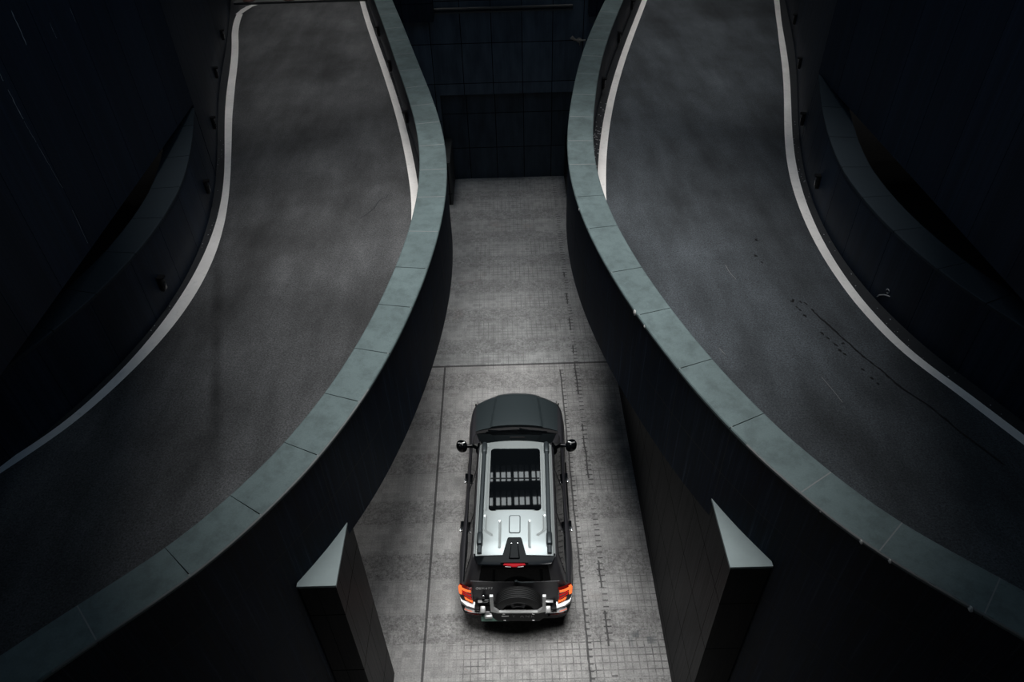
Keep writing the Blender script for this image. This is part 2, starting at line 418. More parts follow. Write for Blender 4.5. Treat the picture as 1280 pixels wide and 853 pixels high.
def boxm(name, lo, hi, mat, parent=None, pu=1.05, pv=1.3, ou=0.0, ov=0.0):
    """Axis-aligned block with panel UVs."""
    x0, y0, z0 = lo; x1, y1, z1 = hi
    V = [(x0,y0,z0),(x1,y0,z0),(x1,y1,z0),(x0,y1,z0),(x0,y0,z1),(x1,y0,z1),(x1,y1,z1),(x0,y1,z1)]
    Fc = [(0,3,2,1),(4,5,6,7),(0,1,5,4),(1,2,6,5),(2,3,7,6),(3,0,4,7)]
    UVs = []
    for f in Fc:
        pts = [V[i] for i in f]
        flat = len({p[2] for p in pts}) == 1
        if flat: UVs.append([((p[0]-ou)/pu + 0.37, (p[1])/pv + 0.41) for p in pts])
        elif len({p[0] for p in pts}) == 1: UVs.append([((p[1]-ou)/pu, (p[2]-ov)/pv) for p in pts])
        else: UVs.append([((p[0]-ou)/pu, (p[2]-ov)/pv) for p in pts])
    return mesh(name, V, Fc, mat, parent, UVs)

# ------------------------------------------------------------------- ground
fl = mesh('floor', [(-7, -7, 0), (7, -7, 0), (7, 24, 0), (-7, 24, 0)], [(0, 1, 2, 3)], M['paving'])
tag(fl, 'grey sett-paved driveway running between the two curved ramps', kind='structure')

# ------------------------------------------------------- parapets and coping
def joints_to_u(ys, P):
    """panel coordinate along P: whole numbers at the listed joint positions (descending y)."""
    ys = sorted(ys)
    out = []
    for p in P:
        y = p.y
        if y <= ys[0]: u = (y - ys[0]) / max(1e-6, (ys[1] - ys[0])) * 1.15
        elif y >= ys[-1]: u = len(ys) - 1 + (y - ys[-1]) / (ys[-1] - ys[-2])
        else:
            i = max(k for k in range(len(ys) - 1) if ys[k] <= y)
            u = i + (y - ys[i]) / (ys[i+1] - ys[i])
        out.append(u)
    return out

LJ = [20.7, 19.55, 18.63, 17.7, 16.68, 15.71, 14.75, 13.87, 12.89, 11.92, 10.95, 9.87, 8.88, 7.97, 7.03, 6.18, 5.36, 4.58, 3.9, 3.27]
RJ = [21.3, 20.3, 19.25, 18.25, 17.2, 16.13, 15.01, 13.94, 12.88, 11.94, 10.81, 9.83, 8.65, 7.66, 6.59, 5.6, 4.67, 3.95, 3.28]
W = 0.47
def parapet(side, crv, J, label):
    s = -1 if side == 'left' else 1           # outward = towards the ramp
    far = crv.path(4.95, 27.5, 0.1); near = crv.path(0.8, 4.95, 0.1)
    nf = normals(far, s); nn = normals(near, s)
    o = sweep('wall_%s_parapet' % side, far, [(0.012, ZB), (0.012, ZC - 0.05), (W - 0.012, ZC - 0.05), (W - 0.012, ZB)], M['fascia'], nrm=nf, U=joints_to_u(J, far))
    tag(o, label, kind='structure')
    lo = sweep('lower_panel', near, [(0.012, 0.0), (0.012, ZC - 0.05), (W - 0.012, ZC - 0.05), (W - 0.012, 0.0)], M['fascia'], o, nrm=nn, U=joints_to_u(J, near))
    # coping, one stone between two joints
    ys = sorted(J); ys = [2.4, 1.5][::-1] + ys + [ys[-1] + 1.05 * k for k in (1, 2, 3, 4, 5)]
    for a, b in zip(ys, ys[1:]):
        P = crv.path(a, b, 0.08)
        Q0 = P[0] + (P[1] - P[0]).normalized() * 0.006; Q1 = P[-1] - (P[-1] - P[-2]).normalized() * 0.006
        P = [Q0] + P[1:-1] + [Q1]
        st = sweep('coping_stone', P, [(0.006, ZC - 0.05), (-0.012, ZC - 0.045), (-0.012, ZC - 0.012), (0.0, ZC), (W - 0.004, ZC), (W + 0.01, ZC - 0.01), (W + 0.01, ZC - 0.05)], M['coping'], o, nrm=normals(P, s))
    # mortar in the joints
    bm = bmesh.new()
    for k, y in enumerate(sorted(J)):
        p = Vector((crv(y), y)); d = (Vector((crv(y + .05), y + .05)) - Vector((crv(y - .05), y - .05))).normalized()
        n = Vector((d.y, -d.x)) * s
        bright = (side == 'left' and (k < 1 or k > 7)) or (side == 'right' and (k < 3 or k > 8))
        a, b = (0.0, W) if bright else (0.0, 0.02)
        for t0 in ((a, b),):
            c = p + n * ((t0[0] + t0[1]) / 2)
            bm_box(bm, (c.x, c.y, ZC - 0.026 + (0.0245 if bright else 0)), (t0[1] - t0[0], 0.013, 0.05 if not bright else 0.006), Matrix.Rotation(math.atan2(n.y, n.x), 3, 'Z'))
    from_bm('joint_mortar', bm, M['mortar'], o)
    return o
PL = parapet('left', cLI, LJ, 'dark stone parapet with pale coping curving along the left ramp')
PR = parapet('right', cRI, RJ, 'dark stone parapet with pale coping curving along the right ramp')

# worn pale arris and chips along the right coping edge
def arris(par, crv, s, y0, y1, name, wid, chips):
    P = crv.path(y0, y1, 0.06); N = normals(P, s)
    V, Fc = [], []
    for i, (p, n) in enumerate(zip(P, N)):
        w = wid * (0.35 + 0.9 * random.random())
        a = p + n * (-0.0135); b = p + n * (-0.004 + w * 0.5)
        V += [(a.x, a.y, ZC - 0.016 - w), (a.x, a.y, ZC - 0.0115), (b.x, b.y, ZC + 0.0012)]
        if i:
            k = 3 * i
            Fc += [(k-3, k, k+1, k-2), (k-2, k+1, k+2, k-1)]
    o = mesh(name, V, Fc, M['mortar'], par)
    for y, r in chips:
        p = Vector((crv(y), y)); bm = bmesh.new()
        bmesh.ops.create_icosphere(bm, subdivisions=2, radius=1)
        for v in bm.verts:
            k = 1 + 0.35 * math.sin(7 * v.co.x + 3 * v.co.y) * math.cos(5 * v.co.z)
            v.co = Vector((p.x - s * 0.012 + v.co.x * r * 0.5 * k, y + v.co.y * r * 1.1 * k, ZC - 0.03 + v.co.z * r * 1.2 * k))
        from_bm('white_chip', bm, M['white'], par, 60)
arris(PR, cRI, 1, 2.6, 5.35, 'worn_edge', 0.012, [(7.75, 0.035), (7.45, 0.018), (10.45, 0.02), (4.08, 0.022), (3.86, 0.022), (3.35, 0.028), (4.45, 0.012)])
arris(PL, cLI, -1, 3.0, 6.4, 'worn_edge', 0.006, [(14.6, 0.012)])

# ------------------------------------------------------------- ramp roadways
def deck(side, crv, cb, label):
    s = -1 if side == 'left' else 1
    P = crv.path(1.0, 28.0, 0.25); N = normals(P, s)
    ys = [1.0 + 0.25 * i for i in range(107)]
    V, Fc = [], []
    inner = [p + n * (W - 0.03) for p, n in zip(P, N)]
    ci = Curve([(q.x, q.y) for q in inner[::4]])
    for y in ys:
        a, b = ci(y), cb(y) + s * 0.02
        V += [(a, y, ZR), (b, y, ZR), (b, y, ZB), (a, y, ZB)]
    for i in range(len(ys) - 1):
        k = 4 * i
        for j in range(4):
            Fc.append((k + j, k + 4 + j, k + 4 + (j + 1) % 4, k + (j + 1) % 4))
    o = mesh('ramp_road_%s' % side, V, Fc, M['asphalt'])
    bm = bmesh.new(); bm.from_mesh(o.data); bmesh.ops.recalc_face_normals(bm, faces=bm.faces[:]); bm.to_mesh(o.data); bm.free()
    tag(o, label, kind='structure')
    return o, ci
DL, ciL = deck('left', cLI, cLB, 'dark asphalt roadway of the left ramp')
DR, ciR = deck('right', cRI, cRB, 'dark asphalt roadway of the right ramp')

def ribbon(name, A, B, y0, y1, z, mat, parent, step=0.15, th=0.004, extra=None):
    n = int((y1 - y0) / step); V, Fc = [], []
    for i in range(n + 1):
        y = y0 + (y1 - y0) * i / n
        a, b = A(y), B(y)
        V += [(a, y, z), (b, y, z)]
    for i in range(n): Fc.append((2*i, 2*i+1, 2*i+3, 2*i+2))
    if extra:
        for e in extra:
            k = len(V); V += e; Fc.append(tuple(range(k, k + len(e))))
    o = mesh(name, V, Fc, mat, parent)
    bm = bmesh.new(); bm.from_mesh(o.data); bmesh.ops.recalc_face_normals(bm, faces=bm.faces[:])
    for f in bm.faces:
        if f.normal.z < 0: f.normal_flip()
    bm.to_mesh(o.data); bm.free()
    return o
cLWo, cLWi, cRWo, cRWi, cLV, cRV = map(Curve, (LWo, LWi, RWo, RWi, LV, RV))
hook = []
HP = [(-8.505, 24.75), (-8.47, 25.15), (-8.38, 25.5), (-8.24, 25.68)]
for (a, b), (c, d) in zip(HP, HP[1:]):
    hook.append([(a - .095, b, ZR + .004), (c - .095 + .03, d, ZR + .004), (c + .095 + .05, d - .02, ZR + .004), (a + .095 + (.05 if b > 24.8 else 0), b - (.02 if b > 24.8 else 0), ZR + .004)])
ribbon('edge_line', cLWo, cLWi, 2.5, 24.75, ZR + .004, M['line'], DL, extra=hook)
ribbon('edge_line', cRWi, cRWo, 3.0, 27.5, ZR + .004, M['line'], DR)
yy = [0.0]
def inner_line(cv, ci, s, w):
    def A(y):
        if y > 13.2: return cv(y) - w
        if y < 11.5: return ci(y) + s * 0.25 - w
        t = (y - 11.5) / 1.7
        return (1 - t) * (ci(y) + s * 0.25) + t * cv(y) - w
    return A
ribbon('edge_line', inner_line(cLV, ciL, -1, .085), inner_line(cLV, ciL, -1, -.085), 2.5, 25.7, ZR + .004, M['line'], DL)
ribbon('edge_line', inner_line(cRV, ciR, 1, .085), inner_line(cRV, ciR, 1, -.085), 3.0, 27.5, ZR + .004, M['line'], DR)
# dark gutters between the paint and the walls
ribbon('gutter', cLB, cLWo, 2.5, 26.0, ZR + .002, M['gutter'], DL)
ribbon('gutter', cRWo, cRB, 3.0, 27.5, ZR + .002, M['gutter'], DR)
ribbon('gutter', lambda y: inner_line(cLV, ciL, -1, 0)(y) + .085, ciL, 12.0, 25.7, ZR + .002, M['gutter'], DL)
ribbon('gutter', ciR, lambda y: inner_line(cRV, ciR, 1, 0)(y) - .085, 12.0, 27.5, ZR + .002, M['gutter'], DR)

# oil drips on the right ramp
def blob(bm, x, y, rx, ry, a, z):
    n = 10; vs = []
    for k in range(n):
        t = 2 * PI * k / n; r = 0.75 + 0.5 * random.random()
        u, v = rx * r * math.cos(t), ry * r * math.sin(t)
        vs.append(bm.verts.new((x + u * math.cos(a) - v * math.sin(a), y + u * math.sin(a) + v * math.cos(a), z)))
    bm.faces.new(vs)
bm = bmesh.new()
trail = [(4.78, 9.03), (4.87, 8.75), (5.0, 8.4), (5.15, 7.99), (5.31, 7.64), (5.48, 7.21), (5.68, 6.9), (5.89, 6.41), (6.2, 5.8)]
for (x0, y0), (x1, y1) in zip(trail, trail[1:]):
    L = math.hypot(x1 - x0, y1 - y0); n = max(2, int(L / 0.07)); a = math.atan2(y1 - y0, x1 - x0)
    for i in range(n):
        t = i / n
        blob(bm, x0 + (x1 - x0) * t + random.uniform(-.008, .008), y0 + (y1 - y0) * t, .05, random.uniform(.008, .02), a, ZR + .003 + random.random() * .0008)
for x, y in [(4.53, 9.27), (4.59, 9.04), (4.62, 8.9), (4.75, 8.46), (4.8, 8.35), (4.88, 8.07), (4.92, 7.98), (5.06, 7.65), (5.12, 7.46), (5.17, 7.35), (4.43, 11.06), (4.29, 10.57), (4.34, 10.37), (4.56, 9.3), (4.66, 9.25), (4.56, 9.12), (4.73, 9.2), (4.86, 8.2), (4.98, 8.22)]:
    blob(bm, x, y, random.uniform(.02, .045), random.uniform(.012, .024), -1.1, ZR + .003)
from_bm('oil_stain', bm, M['dark_blot'], DR)
# hairline scratches on the right road, crack on the left
def scratch_mesh(name, segs, mat, parent, w, z):
    V, Fc = [], []
    for P in segs:
        for i, (x, y) in enumerate(P):
            V += [(x - w, y, z), (x + w, y, z)]
            if i: k = len(V) - 4; Fc.append((k, k + 1, k + 3, k + 2))
    return mesh(name, V, Fc, mat, parent)
scratch_mesh('scratch', [[(3.7, 10.32), (3.72, 10.1), (3.78, 9.9)], [(4.42, 7.52), (4.5, 7.2), (4.54, 7.0)], [(3.1, 8.2), (3.16, 8.05)]], M['hair'], DR, .004, ZR + .003)
P = [(-2.42, 13.05)]
for i in range(9): P.append((P[-1][0] - random.uniform(.02, .09), P[-1][1] - random.uniform(.02, .16)))
scratch_mesh('road_crack', [P], M['gutter'], DL, .009, ZR + .003)
# loose grit in the gutters
def grit(par, spots):
    bm = bmesh.new()
    for x, y, r in spots:
        b = bmesh.ops.create_icosphere(bm, subdivisions=1, radius=r)
        for v in b['verts']:
            v.co = Vector((x + v.co.x * random.uniform(.7, 1.3), y + v.co.y * random.uniform(.7, 1.3), ZR + r * .5 + v.co.z * .6))
    o = from_bm('loose_grit', bm, M['grit'], par, 40); o['kind'] = 'stuff'
sp_ = []
for i in range(52):
    y = random.gauss(15.2, 1.1); a, b = ciR(y), inner_line(cRV, ciR, 1, 0)(y) - .1
    sp_.append((a + (b - a) * random.uniform(.15, 1), y, random.uniform(.008, .022)))
for i in range(40):
    y = random.uniform(6.5, 16); a, b = cRWo(y), cRB(y)
    sp_.append((a + (b - a) * random.uniform(.1, .85), y, random.uniform(.005, .012)))
grit(DR, sp_)
sp_ = []
for i in range(22):
    y = random.uniform(9, 16); a, b = cLB(y), cLWo(y)
    sp_.append((a + (b - a) * random.uniform(.15, .9), y, random.uniform(.005, .011)))
for i in range(8):
    y = random.uniform(15, 20); a, b = inner_line(cLV, ciL, -1, 0)(y) + .1, ciL(y)
    sp_.append((a + (b - a) * random.uniform(.1, .85), y, random.uniform(.008, .016)))
for x, y in [(-3.75, 4.6), (-3.62, 4.62), (-3.45, 4.86), (-4.4, 3.95), (-4.3, 4.0), (-3.85, 4.75), (-3.3, 5.1)]:
    sp_.append((x, y, .014))
grit(DL, sp_)

# ------------------------------------------------ outer low walls with coping
ZO = 6.15
def rise(y):
    t = max(0.0, min(1.0, (y - 11.2) / 3.2)); return .37 * t ** 1.5
def low_wall(side, cb, y1, label):
    s = -1 if side == 'left' else 1
    P = cb.path(2.0, y1, 0.12); N = normals(P, s)
    o = sweep('wall_%s_ramp' % side, P, [(0, ZB), (0, ZO - .05), (.48, ZO - .05), (.48, ZB)], M['wall'], nrm=N, v0=ZR - 8, vs=20, lift=rise)
    tag(o, label, kind='structure')
    ys = []; y = 2.0
    while y < y1 - .3: ys.append(y); y += 1.0 if y > 8 else 0.8
    ys.append(y1)
    for a, b in zip(ys, ys[1:]):
        Q = cb.path(a + .006, b - .006, .1)
        sweep('coping_stone', Q, [(-.012, ZO - .05), (-.012, ZO - .008), (0, ZO), (.48, ZO), (.492, ZO - .05)], M['fascia_cap'], o, nrm=normals(Q, s), lift=rise)
    return o
M['fascia_cap'] = plain('dark_coping_granite', (0.025, 0.035, 0.043), 0.65, scale=3, spec=0.2)
OWL = low_wall('left', cLB, 14.0, 'low dark curved wall bounding the outside of the left ramp')
OWR = low_wall('right', cRB, 14.6, 'low dark curved wall bounding the outside of the right ramp')

# --------------------------------------------------- high walls of the light well
def high_wall(side, cb, ya, xa, xb, zb, label):
    s = -1 if side == 'left' else 1
    # along the road beyond the apex
    far = cb.path(ya, 29.0, .2); nf = normals(far, s)
    o = sweep('wall_%s' % side, far, [(0, ZB), (0, ZT), (.35, ZT), (.35, ZB)], M['wall'], nrm=nf, v0=ZR - 8, vs=20)
    tag(o, label, kind='structure')
    # straight upper part over the ramp
    near = [Vector((xa + (xb - xa) * t / 20, ya + (-7.0 - ya) * t / 20)) for t in range(21)]
    near[0].x = cb(ya)
    nn = normals(near, -s)
    sweep('upper_panel', near, [(0, zb), (0, ZT), (.35, ZT), (.35, zb)], M['wall'], o, nrm=nn, v0=ZR - 8, vs=20)
    return o
HWL = high_wall('left', cLB, 14.05, -6.156, -5.93, 6.5, 'tall dark panelled wall rising over the left ramp')
HWR = high_wall('right', cRB, 14.62, 6.335, 6.72, 6.5, 'tall dark panelled wall rising over the right ramp')
def xl(y): return -6.167 + (14.05 - y) / 21.05 * (6.156 - 5.93)
def xr(y): return 6.335 + (14.62 - y) / 21.62 * (6.72 - 6.335)
# chalky scratches on the tall left wall, small mark on the right one
def wall_marks(par, segs, xf, sgn, w):
    V, Fc = [], []
    for (ya, za), (yb, zb_) in segs:
        n = 9
        for i in range(n):
            t = i / (n - 1); y = ya + (yb - ya) * t + random.uniform(-.006, .006); z = za + (zb_ - za) * t
            ww = w * random.uniform(.3, 1)
            V += [(xf(y) + sgn * .012, y - ww, z), (xf(y) + sgn * .012, y + ww, z)]
            if i: k = len(V) - 4; Fc.append((k, k + 1, k + 3, k + 2))
    return mesh('chalk_scratch', V, Fc, M['grit'], par)
wall_marks(HWL, [((8.897, 9.193), (8.894, 9.028)), ((8.904, 8.915), (8.919, 8.526)), ((9.667, 9.607), (9.662, 9.189))], xl, 1, .009)
wall_marks(HWL, [((10.367, 9.238), (10.379, 9.023)), ((8.949, 8.174), (9.037, 7.482)), ((9.014, 7.143), (9.008, 6.6)), ((11.009, 9.227), (11.006, 9.032)), ((8.92, 8.5), (8.949, 8.2))], xl, 1, .0035)
wall_marks(HWR, [((11.06, 6.52), (10.93, 6.51)), ((10.93, 6.53), (10.86, 6.52))], xr, -1, .012)
# white scrap of paint on the low right wall
bm = bmesh.new()
def on_low(y, z): return Vector((cRB(y) - .012, y, z))
bm_tube(bm, [on_low(9.24, 5.0), on_low(9.197, 5.065), on_low(9.123, 5.13), on_low(9.06, 5.165), on_low(8.99, 5.195)], [.006, .011, .009, .011, .006], 6)
bm_tube(bm, [on_low(9.07 + .035 * math.cos(t), 5.24 + .035 * math.sin(t)) for t in [0, .8, 1.6, 2.4, 3.2, 4, 4.8]], .008, 6)
from_bm('paint_scrawl', bm, M['grit'], OWR, 40)

# dark ground and end walls that close the place off
gb = boxm('ground_beyond_left', (-13, -8, 4.2), (-6.2, 29, 4.85), M['dark']); tag(gb, kind='structure')
gb2 = boxm('ground_beyond_right', (6.4, -8, 4.2), (13, 29, 4.85), M['dark']); tag(gb2, kind='structure')
for nm, lo, hi in (('wall_outer_left', (-13.4, -8, 0), (-13, 30, ZT)), ('wall_outer_right', (13, -8, 0), (13.4, 30, ZT)), ('wall_front', (-13.4, -8.4, 0), (13.4, -8, ZT)), ('wall_end', (-13.4, 29.5, 0), (13.4, 29.9, ZT)),
                   ('wall_under_left', (-7.4, -8, 0), (-7.0, 24, ZB)), ('wall_under_right', (7.0, -8, 0), (7.4, 24, ZB))):
    tag(boxm(nm, lo, hi, M['dark']), kind='structure')

# ---------------------------------------------------------------- back wall
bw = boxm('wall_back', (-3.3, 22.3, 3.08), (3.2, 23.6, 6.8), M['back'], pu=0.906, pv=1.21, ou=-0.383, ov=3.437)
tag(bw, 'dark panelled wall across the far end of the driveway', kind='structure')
boxm('recessed_panel', (-2.06, 22.6, 0), (7.0, 23.6, 3.08), M['back_shaded'], bw, pu=0.906, pv=1.195, ou=-0.36, ov=1.137)
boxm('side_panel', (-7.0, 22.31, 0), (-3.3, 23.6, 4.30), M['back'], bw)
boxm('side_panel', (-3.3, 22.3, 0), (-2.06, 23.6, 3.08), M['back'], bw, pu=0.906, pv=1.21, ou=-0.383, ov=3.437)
bm = bmesh.new()
bm_box(bm, (0.0, 22.24, 5.66), (4.0, .10, .05), bevel=.008); bm_box(bm, (0.0, 22.26, 5.55), (4.0, .06, .03))
from_bm('top_rail', bm, M['kerb'], bw)
for x0, x1, z in ((-3.1, -2.02, 5.42), (2.45, 3.0, 5.44)):
    boxm('overhead_box', (x0, 21.9, z), (x1, 22.3, 6.4), M['wall'], bw, pu=2.4, ou=x0 + .2, pv=2.1, ov=z + .5)
# plaza deck and dark wall above the back wall
tag(boxm('wall_far_upper', (-3.3, 23.6, 4.2), (3.2, 29.5, 6.8), M['dark']), kind='structure')
# valve on the back wall
v = empty('wall_valve', (2.2, 22.3, 4.66)); tag(v, 'small worn metal water valve on the dark back wall by the right coping', 'valve')
bm = bmesh.new(); bm_lathe(bm, [(.0, -.03), (.06, -.03), (.075, -.02), (.06, -.001), (.0, -.001)], (0.02, 0, 0), 'y', 20); bm_tube(bm, [(.02, -.02, 0), (.02, -.12, 0), (-.12, -.13, .05)], .028, 10)
from_bm('flange', bm, M['brass'], v, 40)
bm = bmesh.new(); bm_tube(bm, [(-.12, -.13, .05), (-.2, -.13, .12), (-.24, -.13, .08)], [.035, .05, .03], 10)
from_bm('spout', bm, M['brass'], v, 40)
bm = bmesh.new(); bm_tube(bm, [(.02, -.12, .02), (.2, -.13, .03)], .022, 8); bm_box(bm, (.03, -.14, -.07), (.03, .03, .1), bevel=.006)
from_bm('lever', bm, M['brass'], v, 40)

# ------------------------------------------------------- straight piers below
pr = boxm('wall_right_pier', (2.47, 4.66, 0), (2.945, 19.0, 4.66), M['pier'], pu=0.62, pv=1.19, ou=4.9, ov=.27)
tag(pr, 'straight dark panelled pier wall under the right ramp', kind='structure')
boxm('pier_cap', (2.455, 4.645, 4.66), (2.955, 6.2, 4.70), M['piercap'], pr)
pl = boxm('wall_left_pier', (-2.615, 4.63, 0), (-2.175, 5.66, 4.56), M['pier'], pu=0.45, pv=1.5, ou=4.78, ov=.9)
tag(pl, 'short dark panelled pier under the left ramp', kind='structure')
boxm('pier_cap', (-2.63, 4.615, 4.56), (-2.165, 5.66, 4.60), M['piercap'], pl)
wl = boxm('wall_left_under_ramp', (-5.2, 9.0, 0), (-4.8, 22.3, ZB), M['pier']); tag(wl, kind='structure')
for nm, x0, x1, lab in (('wall_left_gatepost', -2.12, -1.82, 'grey stone end post beside the back wall under the left ramp'), ('wall_right_gatepost', 1.90, 2.2, 'dark stone end post beside the back wall under the right ramp')):
    g = boxm(nm, (x0, 20.9, 0), (x1, 22.6, 1.5), M['greypost'] if 'left' in nm else M['pier'], pu=3, pv=3, ou=1.1, ov=.4)
    tag(g, lab, kind='structure')

# --------------------------------------------------- end of the left ramp
kb = boxm('trim_ramp_end', (-8.9, 25.72, ZR - .02), (-4.2, 26.3, ZR + .07), M['kerb'], pu=9, pv=9); tag(kb, 'grey kerb across the far end of the left ramp', kind='structure')
for x, lab in ((-8.44, 'leftmost small dull red post base on the far kerb'), (-7.08, 'second small dull red post base from the left on the far kerb'), (-5.95, 'third small dull red post base from the left on the far kerb'), (-4.82, 'rightmost small dull red post base on the far kerb by the parapet')):
    e = empty('post_base', (x, 25.93, ZR + .07)); tag(e, lab, 'post base', 'post bases on the kerb at the end of the left ramp')
    bm = bmesh.new(); bm_lathe(bm, [(.0, .0), (.2, .0), (.2, .02), (.15, .045), (.07, .06), (.0, .06)], (0, 0, 0), 'y', 20)
    for q in bm.verts: q.co = Vector((q.co.x, q.co.z, q.co.y))
    from_bm('foot', bm, M['postred'], e, 40)
    bm = bmesh.new(); bm_tube(bm, [(0, 0, .05), (0, 0, .16)], .022, 10)
    from_bm('pin', bm, M['brass'], e, 40)

# --------------------------------------------------------------- wall lights
def lamp_proto(loc, rz):
    e = empty('wall_light', loc, rz)
    bm = bmesh.new()
    bm_box(bm, (0, -.035, 0), (.11, .07, .24), bevel=.012)
    from_bm('housing', bm, M['lampbody'], e, 40)
    bm = bmesh.new()
    bm_prism(bm, [(-.055, .0), (-.055, -.1), (-.04, -.12), (.04, -.12), (.055, -.1), (.055, 0)], lambda a, b: Vector((a, b, .125)), lambda a, b: Vector((a, b * .92, .145)))
    from_bm('visor', bm, M['lampbody'], e, 40)
    bm = bmesh.new(); bm_box(bm, (0, -.072, -.03), (.07, .012, .12), bevel=.004)
    from_bm('lens', bm, M['lens'], e, 40)
    return e
def copy_tree(o, loc, rz):
    c = o.copy(); COL.objects.link(c); c.location = loc; c.rotation_euler = (0, 0, rz)
    for ch in o.children:
        d = ch.copy(); COL.objects.link(d); d.parent = c
    return c
lamps = []
def face_angle(cv, y, s):
    """rotation so the lamp's -y looks away from the wall towards the roadway; s=+1 road lies at +x."""
    d = Vector((cv(y + .05) - cv(y - .05), .1)).normalized(); n = Vector((d.y, -d.x)) * s
    return math.atan2(n.y, n.x) + PI / 2
for k, y in enumerate((21.3, 18.09, 14.95, 12.27)):
    lamps.append((cRB, y, -1, 5.38, ('small black wall light on the right outer wall, farthest of its row of four', 'small black wall light on the right outer wall, second from the far end', 'small black wall light on the right outer wall, just beyond the wall coping tip', 'small black wall light on the right outer wall, nearest of its row of four')[k], 'wall lights on the right outer wall'))
for k, y in enumerate((21.49, 18.66, 15.68, 12.79, 9.67)):
    lamps.append((cLB, y, 1, 5.36, ('small black wall light on the left outer wall, farthest of its row of five', 'small black wall light on the left outer wall, second from the far end', 'small black wall light on the left outer wall, third from the far end', 'small black wall light on the left outer wall, fourth from the far end', 'dim black wall light on the left outer wall, nearest of its row of five')[k], 'wall lights on the left outer wall'))
for k, y in enumerate((21.9, 19.21, 16.06)):
    lamps.append((ciL, y, -1, 5.2, ('small black light on the inside of the left parapet, farthest of three', 'small black light on the inside of the left parapet, middle of three', 'small black light on the inside of the left parapet, nearest of three')[k], 'wall lights inside the left parapet'))
for k, y in enumerate((23.6, 20.8, 17.64)):
    lamps.append((ciR, y, 1, 5.2, ('small black light on the inside of the right parapet, farthest of three', 'small black light on the inside of the right parapet, middle of three', 'small black light on the inside of the right parapet, nearest of three')[k], 'wall lights inside the right parapet'))
proto = None
for cv, y, s, z, lab, grp in lamps:
    loc = (cv(y) + (s * .02 if cv in (ciL, ciR) else 0), y, z); rz = face_angle(cv, y, s)
    if proto is None: e = proto = lamp_proto(loc, rz)
    else: e = copy_tree(proto, loc, rz)
    tag(e, lab, 'wall light', grp)

# ------------------------------------------------------------------- the car
M['paint'] = mat_paint('dark_grey_paint', (0.040, 0.040, 0.046), 0.42, 0.1, 0.12)
M['hoodpaint'] = mat_paint('hood_grey_paint', (0.045, 0.060, 0.066), 0.38, 0.35, 0.3)
M['silver'] = mat_paint('roof_paint_lightened', (0.60, 0.66, 0.665), 0.22, 0.55, 0.5, 0.03)  # car paint lightened, sky reflection put into the roof colour
M['trim'] = plain('black_plastic', (0.009, 0.009, 0.010), 0.6, spec=0.2)
M['gloss'] = plain('gloss_black', (0.004, 0.005, 0.006), 0.06, spec=0.22)
M['glass'] = plain('dark_tinted_glass', (0.002, 0.0025, 0.003), 0.03, spec=0.1)
M['sunglass'] = plain('sunroof_glass', (0.003, 0.004, 0.005), 0.02, spec=0.5)
M['sunglass'].node_tree.nodes['Principled BSDF'].inputs['IOR'].default_value = 2.2
M['chrome'] = plain('chrome', (0.75, 0.76, 0.77), 0.18, 0.9, var=0.03)
M['satin'] = plain('satin_silver', (0.62, 0.63, 0.63), 0.35, 0.4, var=0.04)
M['rail'] = plain('dark_rail_metal', (0.035, 0.045, 0.05), 0.4, 0.4)
M['rubber'] = plain('tyre_rubber', (0.018, 0.019, 0.02), 0.7)
M['rim'] = plain('dark_alloy', (0.12, 0.12, 0.125), 0.35, 0.8)
M['lampred'] = plain('red_lens', (0.12, 0.004, 0.003), 0.15, coat=0.5)
M['plate'] = plain('green_plate', (0.22, 0.42, 0.34), 0.4)
M['headlens'] = plain('clear_lens', (0.5, 0.5, 0.5), 0.08, 0.3)
def emit(name, c, k):
    t = NT(name); t.set(base=tuple(x * .25 for x in c), rough=0.6, spec=0.1, em=c, ems=k); return t.m
M['orange'] = emit('lit_orange_lamp', (1.0, 0.17, 0.04), 1.3)
M['redglow'] = emit('lit_red_lamp', (0.85, 0.015, 0.012), 0.55)
M['brake'] = emit('brake_lamp', (0.45, 0.01, 0.018), 0.7)

car = empty('car', (-0.02, 8.85, 0), math.radians(-1.66))
tag(car, 'dark grey off-road car with sky-reflecting pale roof and spare wheel, on the grey paving', 'car')

def lerp(a, b, t): return a + (b - a) * t
def tab(T, z):
    if z <= T[0][0]: return T[0][1:]
    for p, q in zip(T, T[1:]):
        if z <= q[0]:
            t = (z - p[0]) / (q[0] - p[0]); return tuple(lerp(a, b, t) for a, b in zip(p[1:], q[1:]))
    return T[-1][1:]
def ss(a, b, x):
    t = max(0, min(1, (x - a) / (b - a))); return t * t * (3 - 2 * t)
def half_outline(w, yF, yR, a, bul=0.0, r=0.30, rb=0.16):
    """right-hand half of a plan outline, from the nose round to the tail."""
    P = []
    def bez(p, q, s, n): return [tuple((1-t)**2*i + 2*t*(1-t)*j + t*t*k for i, j, k in zip(p, q, s)) for t in [m / n for m in range(1, n + 1)]]
    for i in range(11):
        s = 0.86 * i / 10; P.append((w * s, yF - a * s ** 2.2))
    c = P[-1]; P += bez(c, (w * 1.0, yF - a * 0.95), (w, yF - a - r), 6)
    y0, y1 = yF - a - r, yR + rb
    for i in range(1, 19): P.append((w, lerp(y0, y1, i / 18)))
    P += bez((w, y1), (w, yR + .01), (w * .88, yR), 6)
    for i in range(1, 7): P.append((w * .88 * (1 - i / 6), yR))
    return [(x * (1 + bul * (0.030 * math.exp(-((y - 1.45) / .42) ** 2) + 0.060 * math.exp(-((y + 1.45) / .55) ** 2))), y) for x, y in P]
